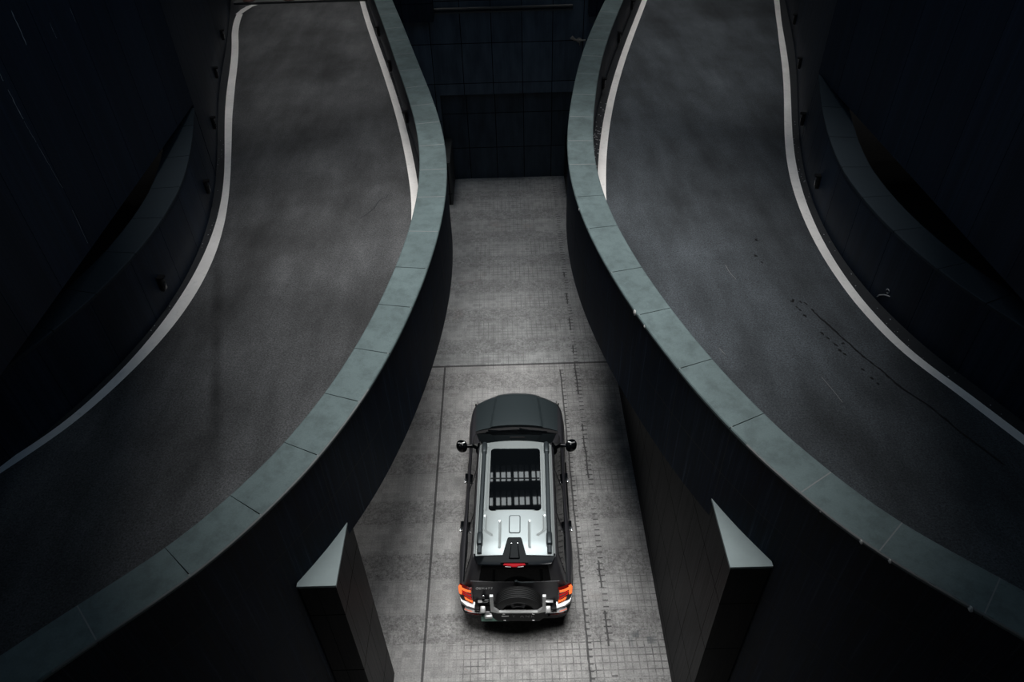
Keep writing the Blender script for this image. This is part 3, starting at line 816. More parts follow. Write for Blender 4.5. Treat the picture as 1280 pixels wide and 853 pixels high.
def loft(name, rows, mat, parent, zf=None, crown=0.02, cap=True, smooth=35):
    """rows: list of (z, half-outline). Mirrored into a closed skin."""
    bm = bmesh.new(); R = []
    for z, P in rows:
        full = P + [(-x, y) for x, y in P[-2:0:-1]]
        R.append([bm.verts.new((x, y, zf(x, y, z) if zf else z)) for x, y in full])
    n = len(R[0])
    for A, B in zip(R, R[1:]):
        for k in range(n): bm.faces.new((A[k], A[(k+1) % n], B[(k+1) % n], B[k]))
    bm.faces.new(R[0])
    T = R[-1]; h = n // 2; prev = None
    for i in range(1, h):
        a, b = T[i], T[n - i]
        row = [a] + [bm.verts.new((lerp(a.co.x, b.co.x, t / 8), lerp(a.co.y, b.co.y, t / 8), a.co.z + crown * (1 - (2 * t / 8 - 1) ** 2))) for t in range(1, 8)] + [b]
        if prev is None:
            for k in range(8): bm.faces.new((T[0], row[k], row[k + 1]))
        else:
            for k in range(8): bm.faces.new((prev[k], prev[k+1], row[k+1], row[k]))
        prev = row
    for k in range(8): bm.faces.new((T[h], prev[k], prev[k + 1]))
    return from_bm(name, bm, mat, parent, smooth)

BT = [(0.34, .86, 2.28, -2.24, 0), (0.42, .93, 2.42, -2.36, .5), (0.60, .955, 2.47, -2.40, 1), (0.80, .96, 2.45, -2.40, 1), (0.93, .955, 2.42, -2.40, .9), (1.02, .935, 2.39, -2.39, .7), (1.055, .91, 2.36, -2.385, .5), (1.07, .885, 2.33, -2.375, .4)]
def bz(x, y, z): return z - 0.10 * ss(1.0, 2.4, y) * z / 1.07
loft('body', [(z, half_outline(w, f, r, .30, b)) for z, w, f, r, b in BT], M['paint'], car, bz)

# greenhouse with pillars
CT = [(1.05, .885, 1.27, -2.375), (1.12, .875, 1.20, -2.375), (1.40, .80, .81, -2.35), (1.74, .705, .34, -2.25), (1.82, .68, .23, -2.20)]
def cab(z): return tab(CT, z)
loft('cabin', [(z, half_outline(*cab(z), .10, 0, .12, .10)) for z in (1.05, 1.12, 1.26, 1.40, 1.57, 1.74, 1.82)], M['paint'], car, crown=.02)

# bonnet
def hood_pt(u, v):
    y = lerp(1.30 - .10 * u * u, 2.365 - .27 * abs(u) ** 2.3, v)
    x = u * lerp(.83, .87, v)
    z = lerp(1.165, 1.045, v ** 1.6) - .055 * abs(u) ** 3.5 - .045 * ss(.9, 1.0, v)
    z += .026 * ss(lerp(.60, .50, v) + .02, lerp(.60, .50, v) - .03, abs(x) / .87 * .98)
    return Vector((x, y, z))
bm = bmesh.new(); NU, NV = 64, 26
G = [[bm.verts.new(hood_pt(-1 + 2 * i / NU, j / NV)) for i in range(NU + 1)] for j in range(NV + 1)]
for j in range(NV):
    for i in range(NU): bm.faces.new((G[j][i], G[j][i+1], G[j+1][i+1], G[j+1][i]))
ring = [G[0][i] for i in range(NU + 1)] + [G[j][NU] for j in range(1, NV + 1)] + [G[NV][i] for i in range(NU - 1, -1, -1)] + [G[j][0] for j in range(NV - 1, 0, -1)]
low = [bm.verts.new(v.co + Vector((-.012 * (1 if v.co.x > 0 else -1) if abs(v.co.x) > .8 else 0, 0, -.06))) for v in ring]
for k in range(len(ring)): bm.faces.new((ring[k], ring[(k+1) % len(ring)], low[(k+1) % len(ring)], low[k]))
from_bm('hood', bm, M['hoodpaint'], car, 28)
# cowl, wipers, windscreen
bm = bmesh.new()
for i in range(17):
    u0 = -1 + 2 * i / 17; u1 = u0 + 2 / 17
    q = [(u0, 0), (u1, 0), (u1, 1), (u0, 1)]
    bm_prism(bm, q, lambda a, b: Vector((a * .84, lerp(1.305 - .10 * a * a, 1.17 - .10 * a * a, b), 1.13 - .02 * b - .03 * abs(a) ** 3)), lambda a, b: Vector((a * .84, lerp(1.30 - .10 * a * a, 1.17 - .10 * a * a, b), 1.06)))
from_bm('cowl', bm, M['trim'], car)
for x0, x1 in ((-.62, .02), (.02, .62)):
    bm = bmesh.new()
    bm_tube(bm, [(x0, 1.19 - .1 * (x0 / .84) ** 2, 1.155), ((x0 + x1) / 2, 1.18 - .02, 1.17), (x1, 1.17 - .1 * (x1 / .84) ** 2, 1.18)], .012, 6)
    bm_tube(bm, [(x0 + .04, 1.24 - .08 * (x0 / .84) ** 2, 1.14), (x0 + .28, 1.15, 1.17)], .016, 6)
    from_bm('wiper', bm, M['gloss'], car, 40)
def skin(name, fn, nu, nv, mat, th=None):
    bm = bmesh.new()
    A = [[bm.verts.new(fn(i / nu, j / nv)) for i in range(nu + 1)] for j in range(nv + 1)]
    for j in range(nv):
        for i in range(nu): bm.faces.new((A[j][i], A[j][i+1], A[j+1][i+1], A[j+1][i]))
    if th:
        Bv = [[bm.verts.new(A[j][i].co + th) for i in range(nu + 1)] for j in range(nv + 1)]
        for j in range(nv):
            for i in range(nu): bm.faces.new((Bv[j][i], Bv[j+1][i], Bv[j+1][i+1], Bv[j][i+1]))
        for i in range(nu):
            bm.faces.new((A[0][i], Bv[0][i], Bv[0][i+1], A[0][i+1])); bm.faces.new((A[nv][i], A[nv][i+1], Bv[nv][i+1], Bv[nv][i]))
        for j in range(nv):
            bm.faces.new((A[j][0], A[j+1][0], Bv[j+1][0], Bv[j][0])); bm.faces.new((A[j][nu], Bv[j][nu], Bv[j+1][nu], A[j+1][nu]))
    return from_bm(name, bm, mat, car, 40)
def ws(u, v, g=0.0):
    z = lerp(1.14 + g, 1.755 - g, v); w, f, r = cab(z); U = (2 * u - 1) * (.93 - g * .6)
    return Vector((U * w, f - .10 * abs(U) ** 2.2 + .014, z + .006))
skin('windshield', ws, 20, 8, M['glass'], Vector((0, -.02, -.02)))
bm = bmesh.new()
bm_box(bm, (.03, .58, 1.625), (.3, .05, .03), Matrix.Rotation(math.radians(-44), 3, 'X'), bevel=.008)
from_bm('sensor_housing', bm, M['trim'], car)
# rear window + tailgate
def rw(u, v):
    z = lerp(1.405, 1.765, v); w, f, r = cab(z); U = (2 * u - 1)
    return Vector((U * lerp(.615, .555, v), r - .018 + .02 * U ** 4, z))
skin('rear_window', rw, 12, 6, M['glass'], Vector((0, .025, 0)))
def tg(u, v):
    z = lerp(.60, 1.40, v); U = 2 * u - 1
    return Vector((U * lerp(.72, .735, ss(.3, 1, v)), -2.425 + .055 * ss(.45, 1, v) + .015 * U ** 4, z))
M['tailpaint'] = mat_paint('tailgate_paint_lightened', (0.075, 0.075, 0.083), 0.42, 0.1, 0.12)  # body paint lightened in place of light falling on the tailgate
skin('tailgate', tg, 14, 12, M['tailpaint'], Vector((0, .04, 0)))
bm = bmesh.new()
bm_tube(bm, [(.02, -2.385, 1.44), (.1, -2.40, 1.435), (.32, -2.395, 1.43)], [.014, .010, .008], 6); bm_lathe(bm, [(0, -.02), (.03, -.02), (.03, .02), (0, .02)], (.02, -2.385, 1.43), 'y', 14)
from_bm('rear_wiper', bm, M['rail'], car, 40)
# side windows
for s in (-1, 1):
    for poly in ([(.80, 1.15), (-.27, 1.15), (-.27, 1.70), (.38, 1.70)], [(-.35, 1.15), (-1.27, 1.15), (-1.22, 1.70), (-.35, 1.70)], [(-1.37, 1.17), (-2.12, 1.24), (-2.02, 1.68), (-1.32, 1.70)]):
        bm = bmesh.new()
        bm_prism(bm, poly, lambda a, b: Vector((s * (cab(b)[0] + .008), a, b)), lambda a, b: Vector((s * (cab(b)[0] - .03), a, b)))
        from_bm('window', bm, M['glass'], car)
    # dark sill strip under the glass and shut lines of the doors
    bm = bmesh.new()
    bm_prism(bm, [(.86, 1.10), (-2.2, 1.12), (-2.2, 1.145), (.86, 1.135)], lambda a, b: Vector((s * (cab(b)[0] + .014), a, b)), lambda a, b: Vector((s * (cab(b)[0] - .02), a, b)))
    from_bm('window_trim', bm, M['chrome'] if False else M['gloss'], car)

# roof: ribs pressed in, opening sunk for the glass
SUN = (-1.30, .075, .44)
def roof_z(x, y):
    u = x / .67
    z = 1.862 + .030 * (1 - u * u) - .05 * ss(.0, .42, y) - .012 * ss(-1.9, -2.2, y) - .03 * ss(.93, 1.0, abs(u))
    ax = abs(x)
    z -= .010 * ss(.018, .008, abs(ax - .253)) * ss(-2.04, -2.01, y) * ss(-1.50, -1.53, y)
    z -= .010 * ss(.020, .009, abs(ax - .505)) * ss(-1.30, -1.27, y) * ss(.2, .17, y)
    xr = .505 - .12 * ss(-1.62, -1.80, y) ** 2
    z -= .010 * ss(.020, .009, abs(ax - xr)) * ss(-1.80, -1.77, y) * ss(-1.385, -1.41, y)
    return z
bm = bmesh.new(); NX, NY = 134, 180
G = [[bm.verts.new((-.67 + 1.34 * i / NX, lerp(.30 - .07 * (2 * i / NX - 1) ** 2, -2.165, j / NY), 0)) for i in range(NX + 1)] for j in range(NY + 1)]
for r in G:
    for v in r: v.co.z = roof_z(v.co.x, v.co.y)
for j in range(NY):
    for i in range(NX): bm.faces.new((G[j][i], G[j][i+1], G[j+1][i+1], G[j+1][i]))
ring = [G[0][i] for i in range(NX + 1)] + [G[j][NX] for j in range(1, NY + 1)] + [G[NY][i] for i in range(NX - 1, -1, -1)] + [G[j][0] for j in range(NY - 1, 0, -1)]
low = [bm.verts.new((v.co.x * 1.004, v.co.y, 1.785)) for v in ring]
for k in range(len(ring)): bm.faces.new((ring[k], ring[(k+1) % len(ring)], low[(k+1) % len(ring)], low[k]))
roof = from_bm('roof', bm, M['silver'], car, 35)
def rrect(x0, x1, y0, y1, r, n=6):
    P = []
    for cx, cy, a0 in ((x1 - r, y1 - r, 0), (x0 + r, y1 - r, 90), (x0 + r, y0 + r, 180), (x1 - r, y0 + r, 270)):
        for k in range(n + 1):
            a = math.radians(a0 + 90 * k / n); P.append((cx + r * math.cos(a), cy + r * math.sin(a)))
    return P
def crown_slab(name, P, mat, parent, lift, depth=.02):
    """a slab following the roof crown."""
    bm = bmesh.new()
    def zt(x, y): return 1.862 + .030 * (1 - (x / .67) ** 2) - .05 * ss(0, .42, y) - .012 * ss(-1.9, -2.2, y)
    A = [bm.verts.new((x, y, zt(x, y) + lift)) for x, y in P]; B = [bm.verts.new((x, y, zt(x, y) - depth)) for x, y in P]
    n = len(P); f = bm.faces.new(A); bm.faces.new(B[::-1])
    for k in range(n): bm.faces.new((A[k], A[(k+1) % n], B[(k+1) % n], B[k]))
    return from_bm(name, bm, mat, parent)
sun = crown_slab('sunroof', rrect(-.455, .455, -1.305, .085, .07), M['gloss'], roof, .004)
bm = bmesh.new()
P = rrect(-.44, .44, -1.29, .07, .06)
bm_prism(bm, P, lambda a, b: Vector((a, b, 1.8955)), lambda a, b: Vector((a, b, 1.868)))
from_bm('glass_panel', bm, M['sunglass'], sun)
bm = bmesh.new(); bm_box(bm, (0, -.62, 1.8962), (.87, .03, .004))
from_bm('crossbar', bm, M['gloss'], sun)
# small flush hatch behind the sunroof
crown_slab('roof_hatch', rrect(-.098, .098, -1.765, -1.405, .035), M['rail'], roof, .002)
crown_slab('hatch_lid', rrect(-.083, .083, -1.75, -1.422, .028), M['silver'], roof, .008)
# roof rails with feet
for s in (-1, 1):
    bm = bmesh.new()
    bm_prism(bm, [(-.037, 1.90), (-.037, 1.925), (-.02, 1.94), (.02, 1.94), (.037, 1.925), (.037, 1.90)], lambda a, b: Vector((s * .575 + a, .24, b - .05)), lambda a, b: Vector((s * .575 + a, -2.14, b - .025)))
    bm_prism(bm, [(-.037, 1.90), (-.037, 1.925), (-.02, 1.94), (.02, 1.94), (.037, 1.925), (.037, 1.90)], lambda a, b: Vector((s * .575 + a, .1, b)), lambda a, b: Vector((s * .575 + a, -1.95, b)))
    rl = from_bm('roof_rail', bm, M['rail'], car)
    for y0, y1 in ((.20, -.04), (-1.76, -2.0)):
        bm = bmesh.new(); bm_box(bm, (s * .575, (y0 + y1) / 2, 1.895 - (.012 if y0 > 0 else 0)), (.098, abs(y0 - y1), .12), bevel=.03, seg=3)
        from_bm('rail_foot', bm, M['rail'], rl, 50)
# black wedge over the rear edge with two small lenses
bm = bmesh.new()
bm_prism(bm, [(-.10, -1.845), (.10, -1.845), (.118, -1.87), (.225, -2.31), (-.225, -2.31), (-.118, -1.87)], lambda a, b: Vector((a, b, 1.90 - .012 * ss(-1.9, -2.3, b))), lambda a, b: Vector((a, b, 1.84)))
wd = from_bm('roof_wedge', bm, M['gloss'], roof)
for sx in (-1, 1):
    bm = bmesh.new(); bm_lathe(bm, [(0, .0), (.016, .0), (.014, .012), (0, .016)], (0, 0, 0), 'y', 14)
    for v in bm.verts: v.co = Vector((sx * .052 + v.co.x, -1.96 + v.co.z * .7, 1.899 + v.co.y))
    from_bm('washer_nozzle', bm, M['chrome'], wd, 40)
bm = bmesh.new(); bm_prism(bm, [(-.07, -2.0), (.07, -2.0), (.10, -2.24), (-.10, -2.24)], lambda a, b: Vector((a * .7, b, 1.915)), lambda a, b: Vector((a, b, 1.88)))
from_bm('antenna_fin', bm, M['gloss'], wd)
# spoiler with the high brake lamp
bm = bmesh.new(); n = 12
prof = [(-2.12, 1.862), (-2.17, 1.866), (-2.325, 1.85), (-2.335, 1.83), (-2.30, 1.785), (-2.18, 1.775), (-2.12, 1.79)]
rows = []
for i in range(n + 1):
    u = -1 + 2 * i / n
    rows.append([bm.verts.new((u * lerp(.668, .60, ss(-2.15, -2.33, y)), y + .03 * u ** 4 * (1 if y < -2.2 else 0), z - .02 * u * u)) for y, z in prof])
for A, B in zip(rows, rows[1:]):
    for k in range(len(prof)): bm.faces.new((A[k], A[(k+1) % 7], B[(k+1) % 7], B[k]))
bm.faces.new(rows[0]); bm.faces.new(rows[-1])
sp = from_bm('spoiler', bm, M['gloss'], car, 30)
bm = bmesh.new()
bm_prism(bm, [(-.18, 0), (-.165, .028), (.165, .028), (.18, 0), (.06, -.012), (.035, -.03), (-.035, -.03), (-.06, -.012)], lambda a, b: Vector((a, -2.335 + b * .9, 1.857 + b * .1)), lambda a, b: Vector((a, -2.325 + b * .9, 1.82)))
from_bm('brake_light', bm, M['brake'], sp)
for s in (-1, 1):
    bm = bmesh.new()
    bm_prism(bm, [(s * .05, -.024), (s * .15, -.014), (s * .15, -.006), (s * .06, -.016)], lambda a, b: Vector((a, -2.34 + b, 1.835)), lambda a, b: Vector((a, -2.332 + b, 1.81)))
    from_bm('brake_light_glint', bm, M['satin'], sp)  # pale strips standing in for reflections by the brake lamp


# tail lamps
for s in (-1, 1):
    def lp(a, b, d=0.0):
        """a: 0 inner..1 outer, b: 0 bottom..1 top, d: depth behind the face."""
        x = lerp(.715, .955, a); y = lerp(-2.445, -2.30, a ** 1.6)
        z = lerp(lerp(.885, .90, a), lerp(1.27, 1.20, a), b)
        nx, ny = .45 * a, -1
        L = math.hypot(nx, ny); return Vector((s * (x - nx / L * d), y - ny / L * d, z))
    bm = bmesh.new()
    LA = [(0, 0, 1), (.2, 0, 1), (.4, 0, 1), (.6, 0, 1), (.8, .03, .98), (1, .12, .9)]
    for p, q in zip(LA, LA[1:]): bm_prism(bm, [(p[0], p[1]), (q[0], q[1]), (q[0], q[2]), (p[0], p[2])], lambda a, b: lp(a, b), lambda a, b: lp(a, b, .055))
    bmesh.ops.remove_doubles(bm, verts=bm.verts[:], dist=1e-4)
    tl = from_bm('tail_light', bm, M['lampred'], car)
    bm = bmesh.new()
    for q in ([(.10, .85), (.45, .825), (.45, .985), (.10, .985)], [(.45, .825), (.78, .80), (.78, .985), (.45, .985)], [(.78, .80), (.995, .80), (.995, .88), (.93, .985), (.78, .985)],
              [(.78, .30), (.995, .30), (.995, .80), (.78, .80)], [(.5, .015), (.995, .2), (.995, .30), (.78, .30)], [(.5, .015), (.78, .30), (.44, .16)], [(.04, .015), (.5, .015), (.44, .16), (.04, .15)]):
        bm_prism(bm, q, lambda a, b: lp(a, b, -.014), lambda a, b: lp(a, b, .02))
    bmesh.ops.remove_doubles(bm, verts=bm.verts[:], dist=1e-4)
    from_bm('light_bar', bm, M['orange'], tl)
    bm = bmesh.new()
    for q in ([(.1, .26), (.7, .34), (.7, .44), (.1, .38)], [(.1, .52), (.7, .56), (.7, .68), (.1, .66)]):
        bm_prism(bm, q, lambda a, b: lp(a, b, -.010), lambda a, b: lp(a, b, .02))
    from_bm('inner_light', bm, M['redglow'], tl)

# rear bumper: dark skin, silver corners and strips, step pads
rbT = [(.40, .88, -2.44), (.44, .93, -2.50), (.60, .955, -2.525), (.72, .96, -2.52), (.80, .95, -2.49)]
bm = bmesh.new(); rows = []
for z, w, yr in rbT:
    P = [(w, -2.02), (w, -2.15), (w, -2.26), (w * .99, -2.34), (w * .95, yr + .09), (w * .87, yr + .03), (w * .72, yr + .005), (w * .4, yr)]
    P = P + [(0, yr)] + [(-x, y) for x, y in P[::-1]]
    rows.append([bm.verts.new((x, y, z)) for x, y in P])
top = [bm.verts.new((v.co.x * .93, max(v.co.y, -2.40) if abs(v.co.x) < .8 else v.co.y + .04, .805)) for v in rows[-1]]
rows.append(top)
for A, B in zip(rows, rows[1:]):
    for k in range(len(A) - 1): bm.faces.new((A[k], A[k+1], B[k+1], B[k]))
rb = from_bm('rear_bumper', bm, M['trim'], car, 40)
def bp(x, z, out=0.0):
    """point on the bumper face at |x|."""
    w, yr = tab(rbT, z); t = abs(x) / w
    y = yr + .005 * ss(.4, .72, t) + .025 * ss(.72, .87, t) + .06 * ss(.86, .96, t) + .18 * ss(.955, 1.0, t)
    return Vector((x * (1 + out * .3 * t), y - out, z))
for s in (-1, 1):
    def strip(name, pts, h, out, mat, drop):
        bm = bmesh.new(); A = []
        for x, z in pts:
            A.append([bm.verts.new(bp(s * x, z + h / 2, 0.0)), bm.verts.new(bp(s * x, z + h / 2, out)), bm.verts.new(bp(s * x, z - h / 2, out - drop)), bm.verts.new(bp(s * x, z - h / 2, 0.0))])
        for a, b in zip(A, A[1:]):
            for k in range(4): bm.faces.new((a[k], a[(k+1) % 4], b[(k+1) % 4], b[k]))
        bm.faces.new(A[0]); bm.faces.new(A[-1])
        return from_bm(name, bm, mat, rb, 40)
    # silver corner ledge under the lamp
    bm = bmesh.new()
    bm_prism(bm, [(.69, -2.505), (.83, -2.47), (.925, -2.40), (.955, -2.31), (.945, -2.28), (.86, -2.33), (.69, -2.40)], lambda a, b: Vector((s * a, b, .885 - .35 * (-2.28 - b))), lambda a, b: Vector((s * a, b, .76)))
    from_bm('bumper_corner', bm, M['satin'], rb)
    strip('bumper_strip', [(.44, .70), (.6, .71), (.75, .725), (.86, .735)], .045, .05, M['chrome'], .02)
    strip('lower_strip', [(.55, .60), (.7, .62), (.85, .63)], .03, .035, M['rail'], .01)
    strip('reflector', [(.58, .655), (.7, .665), (.82, .675)], .02, .038, M['lampred'], .005)
    bm = bmesh.new(); bm_box(bm, (s * .55, -2.52, .78), (.085, .11, .16), Matrix.Rotation(math.radians(28), 3, 'X'), bevel=.012)
    from_bm('step_pad', bm, M['satin'], rb, 40)
    bm = bmesh.new(); bm_box(bm, (s * .65, -2.49, .80), (.09, .10, .05), bevel=.01); bm_box(bm, (s * .5, -2.47, .90), (.22, .03, .022), bevel=.006)
    from_bm('bumper_step', bm, M['trim'], rb, 40)
    bm = bmesh.new(); bm_box(bm, (s * .55, -2.455, .935), (.17, .05, .02), Matrix.Rotation(s * .1, 3, 'Y'), bevel=.006)
    from_bm('bumper_garnish', bm, M['satin'], rb, 40)
# tailgate latch handle, left
bm = bmesh.new(); bm_box(bm, (-.53, -2.45, 1.06), (.05, .04, .14), bevel=.012); bm_box(bm, (-.50, -2.46, .99), (.13, .05, .05), bevel=.012)
hd = from_bm('tailgate_handle', bm, M['gloss'], car, 40)
bm = bmesh.new(); bm_box(bm, (-.53, -2.472, 1.14), (.022, .014, .026), bevel=.005)
from_bm('lock', bm, M['chrome'], hd, 40)

# spare wheel and its half cover
SX, SZ = .05, .985
def tyre(name, o, R, w, axis, parent, tread=True):
    bm = bmesh.new(); h = w / 2
    pr = [(R * .58, -h * .8), (R * .66, -h * .98), (R * .86, -h), (R * .96, -h * .86)]
    k = 6
    for i in range(k + 1):
        a = -h * .82 + 2 * h * .82 * i / k
        if i and tread:
            m = -h * .82 + 2 * h * .82 * (i - .5) / k
            pr += [(R, m - .010 - h * .09), (R * .965, m - .006), (R * .965, m + .006), (R, m + .010 + h * .0)]
        pr.append((R, a))
    pr = [(r, b) for r, b in pr] + [(R * .96, h * .86), (R * .86, h), (R * .66, h * .98), (R * .58, h * .8)]
    bm_lathe(bm, pr, o, axis, 56)
    return from_bm(name, bm, M['rubber'], parent, 30)
sw = tyre('spare_wheel', (SX, -2.53, SZ), .385, .235, 'y', car)
bm = bmesh.new(); bm_lathe(bm, [(0, -.09), (.10, -.10), (.14, -.07), (.22, -.085), (.226, -.06), (.226, .09), (0, .09)], (SX, -2.53, SZ), 'y', 40)
from_bm('rim', bm, M['rim'], sw, 30)
U_out = [(-.46, 1.36), (-.405, 1.36), (-.405, 1.13), (-.315, 1.005), (.315, 1.005), (.405, 1.13), (.405, 1.36), (.46, 1.36), (.46, 1.02), (.41, .80), (.35, .70), (-.35, .70), (-.41, .80), (-.46, 1.02)]
bm = bmesh.new()
def split_prism(bm, polys, y0, y1):
    for P in polys: bm_prism(bm, P, lambda a, b: Vector((SX + a, y0, b)), lambda a, b: Vector((SX + a, y1, b)))
split_prism(bm, [[(-.455, .99), (-.315, .985), (-.35, .70), (-.42, .80)], [(-.315, .985), (.315, .985), (.35, .70), (-.35, .70)], [(.455, .99), (.315, .985), (.35, .70), (.42, .80)], [(-.455, .99), (-.40, 1.12), (-.315, .985)], [(.455, .99), (.40, 1.12), (.315, .985)]], -2.645, -2.685)
cv = from_bm('spare_wheel_cover', bm, M['trim'], car)
bm = bmesh.new()
split_prism(bm, [[(-.455, 1.50), (-.40, 1.50), (-.40, 1.12), (-.455, 1.03)], [(-.455, 1.03), (-.40, 1.12), (-.315, 1.01), (-.33, .98)], [(-.33, .98), (-.315, 1.01), (.315, 1.01), (.33, .98)], [(.455, 1.03), (.40, 1.12), (.315, 1.01), (.33, .98)], [(.455, 1.50), (.40, 1.50), (.40, 1.12), (.455, 1.03)]], -2.652, -2.697)
bmesh.ops.remove_doubles(bm, verts=bm.verts[:], dist=1e-4)
from_bm('cover_frame', bm, M['satin'], cv)
def text(name, body, size, mat, parent, mtx, ext=.003, sp=1.0):
    c = bpy.data.curves.new(name, 'FONT'); c.body = body; c.size = size; c.extrude = ext; c.align_x = 'CENTER'; c.align_y = 'CENTER'; c.space_character = sp
    t = bpy.data.objects.new(name, c); COL.objects.link(t)
    dg = bpy.context.evaluated_depsgraph_get(); me = bpy.data.meshes.new_from_object(t.evaluated_get(dg))
    bpy.data.objects.remove(t); bpy.data.curves.remove(c)
    me.name = name; me.transform(mtx); me.materials.clear()
    return link(name, me, mat, parent)
rot = Matrix.Rotation(math.radians(90), 4, 'X')
for ch, x in zip('TANK', (-.08, .06, .15, .24)):
    text('letter', ch, .095, M['rim'], cv, Matrix.Translation((SX + x, -2.687, .86)) @ rot)
for q in ([(-.28, .855), (-.16, .855), (-.16, .885), (-.28, .885)],):
    bm = bmesh.new(); split_prism(bm, [q], -2.684, -2.69); from_bm('cover_badge', bm, M['satin'], cv)
for x, z in ((-.24, .945), (.25, .945), (-.23, .74), (.25, .74)): 
    bm = bmesh.new(); bm_box(bm, (SX + x, -2.69, z), (.045, .012, .022), bevel=.004); from_bm('cover_clip', bm, M['chrome'], cv)
for ch, x in zip('OBM477', (-.63, -.585, -.535, -.48, -.435, -.39)):
    text('badge_letter', ch, .07, M['satin'], car, Matrix.Translation((x, -2.406, 1.255)) @ Matrix.Rotation(math.radians(82), 4, 'X'))
# number plate tucked under the bumper, left
bm = bmesh.new(); bm_box(bm, (-.36, -2.56, .57), (.46, .012, .13), Matrix.Rotation(math.radians(-24), 3, 'X'), bevel=.004)
pt = from_bm('number_plate', bm, M['plate'], car, 40)
bm = bmesh.new(); bm_box(bm, (-.46, -2.57, .66), (.13, .07, .07), bevel=.01)
from_bm('plate_holder', bm, M['satin'], pt, 40)

# mirrors and handles
for s in (-1, 1):
    bm = bmesh.new()
    bmesh.ops.create_uvsphere(bm, u_segments=28, v_segments=16, radius=1)
    for v in bm.verts:
        x, y, z = v.co; q = lambda t: math.copysign(abs(t) ** .92, t)
        v.co = Vector((s * (1.095 + .115 * q(x)), .80 + .125 * q(y) + .02 * x, 1.12 + .12 * q(z)))
    bm_tube(bm, [(s * .88, .84, 1.09), (s * 1.02, .82, 1.09)], .035, 10)
    mr_ = from_bm('side_mirror', bm, M['gloss'], car, 50)
    bm = bmesh.new(); bm_tube(bm, [(s * 1.03, .80, 1.236), (s * 1.10, .765, 1.238), (s * 1.16, .80, 1.215)], .014, 8)
    from_bm('mirror_trim', bm, M['satin'], mr_, 40)
    for y in (.10, -1.0):
        x = s * (.965 if y > 0 else .985)
        bm = bmesh.new(); bm_box(bm, (x + s * .006, y, .985), (.055, .22, .035), bevel=.012)
        h = from_bm('door_handle', bm, M['gloss'], car, 40)
        bm = bmesh.new(); bm_box(bm, (x + s * .03, y - .07, .99), (.028, .09, .04), bevel=.006)
        from_bm('handle_end', bm, M['chrome'], h, 40)
# wheels, arches, sills, nose
for y in (1.43, -1.42):
    for s in (-1, 1):
        w_ = tyre('wheel', (s * .845, y, .40), .40, .26, 'x', car)
        bm = bmesh.new(); bm_lathe(bm, [(0, s * .085), (.06, s * .09), (.09, s * .05), (.2, s * .07), (.236, s * .10), (.236, -s * .1)], (s * .845, y, .40), 'x', 40)
        for k in range(6):
            a = k * PI / 3; bm_box(bm, (s * .92, y + .13 * math.cos(a), .40 + .13 * math.sin(a)), (.03, .17, .05), Matrix.Rotation(a, 3, 'X'), bevel=.008)
        from_bm('rim', bm, M['rim'], w_, 35)
        bm = bmesh.new(); A = []
        for k in range(21):
            a = math.radians(-8 + 196 * k / 20); c, q = math.cos(a), math.sin(a)
            bx = .955 + (.03 if y < 0 else .012)
            A.append([bm.verts.new((s * (bx - .06), y + .44 * c, .40 + .44 * q)), bm.verts.new((s * (bx + .022), y + .445 * c, .40 + .445 * q)), bm.verts.new((s * (bx + .018), y + .51 * c, .40 + .51 * q)), bm.verts.new((s * (bx - .06), y + .53 * c, .40 + .53 * q))])
        for a, b in zip(A, A[1:]):
            for k in range(4): bm.faces.new((a[k], a[(k+1) % 4], b[(k+1) % 4], b[k]))
        bm.faces.new(A[0]); bm.faces.new(A[-1])
        from_bm('fender_flare', bm, M['trim'], car, 45)
for s in (-1, 1):
    bm = bmesh.new(); bm_box(bm, (s * .95, 0, .40), (.14, 1.9, .05), bevel=.02)
    from_bm('running_board', bm, M['trim'], car, 40)
    bm = bmesh.new(); bm_box(bm, (s * .70, 2.245, .80), (.30, .18, .17), Matrix.Rotation(-s * .28, 3, 'Z'), bevel=.03, seg=3)
    from_bm('headlight', bm, M['headlens'], car, 50)
    bm = bmesh.new(); bm_box(bm, (s * .885, 2.09, .955), (.03, .06, .03), bevel=.008)
    from_bm('corner_marker', bm, M['trim'], car, 40)
bm = bmesh.new(); bm_box(bm, (0, 2.36, .76), (1.0, .14, .26), bevel=.03)
g_ = from_bm('grille', bm, M['gloss'], car, 40)
for k in range(5):
    bm = bmesh.new(); bm_box(bm, (0, 2.437, .66 + .05 * k), (.92, .02, .016), bevel=.005)
    from_bm('grille_bar', bm, M['chrome'], g_, 40)
bm = bmesh.new(); bm_box(bm, (0, 2.40, .47), (1.62, .24, .16), bevel=.05, seg=3)
from_bm('front_bumper', bm, M['trim'], car, 50)


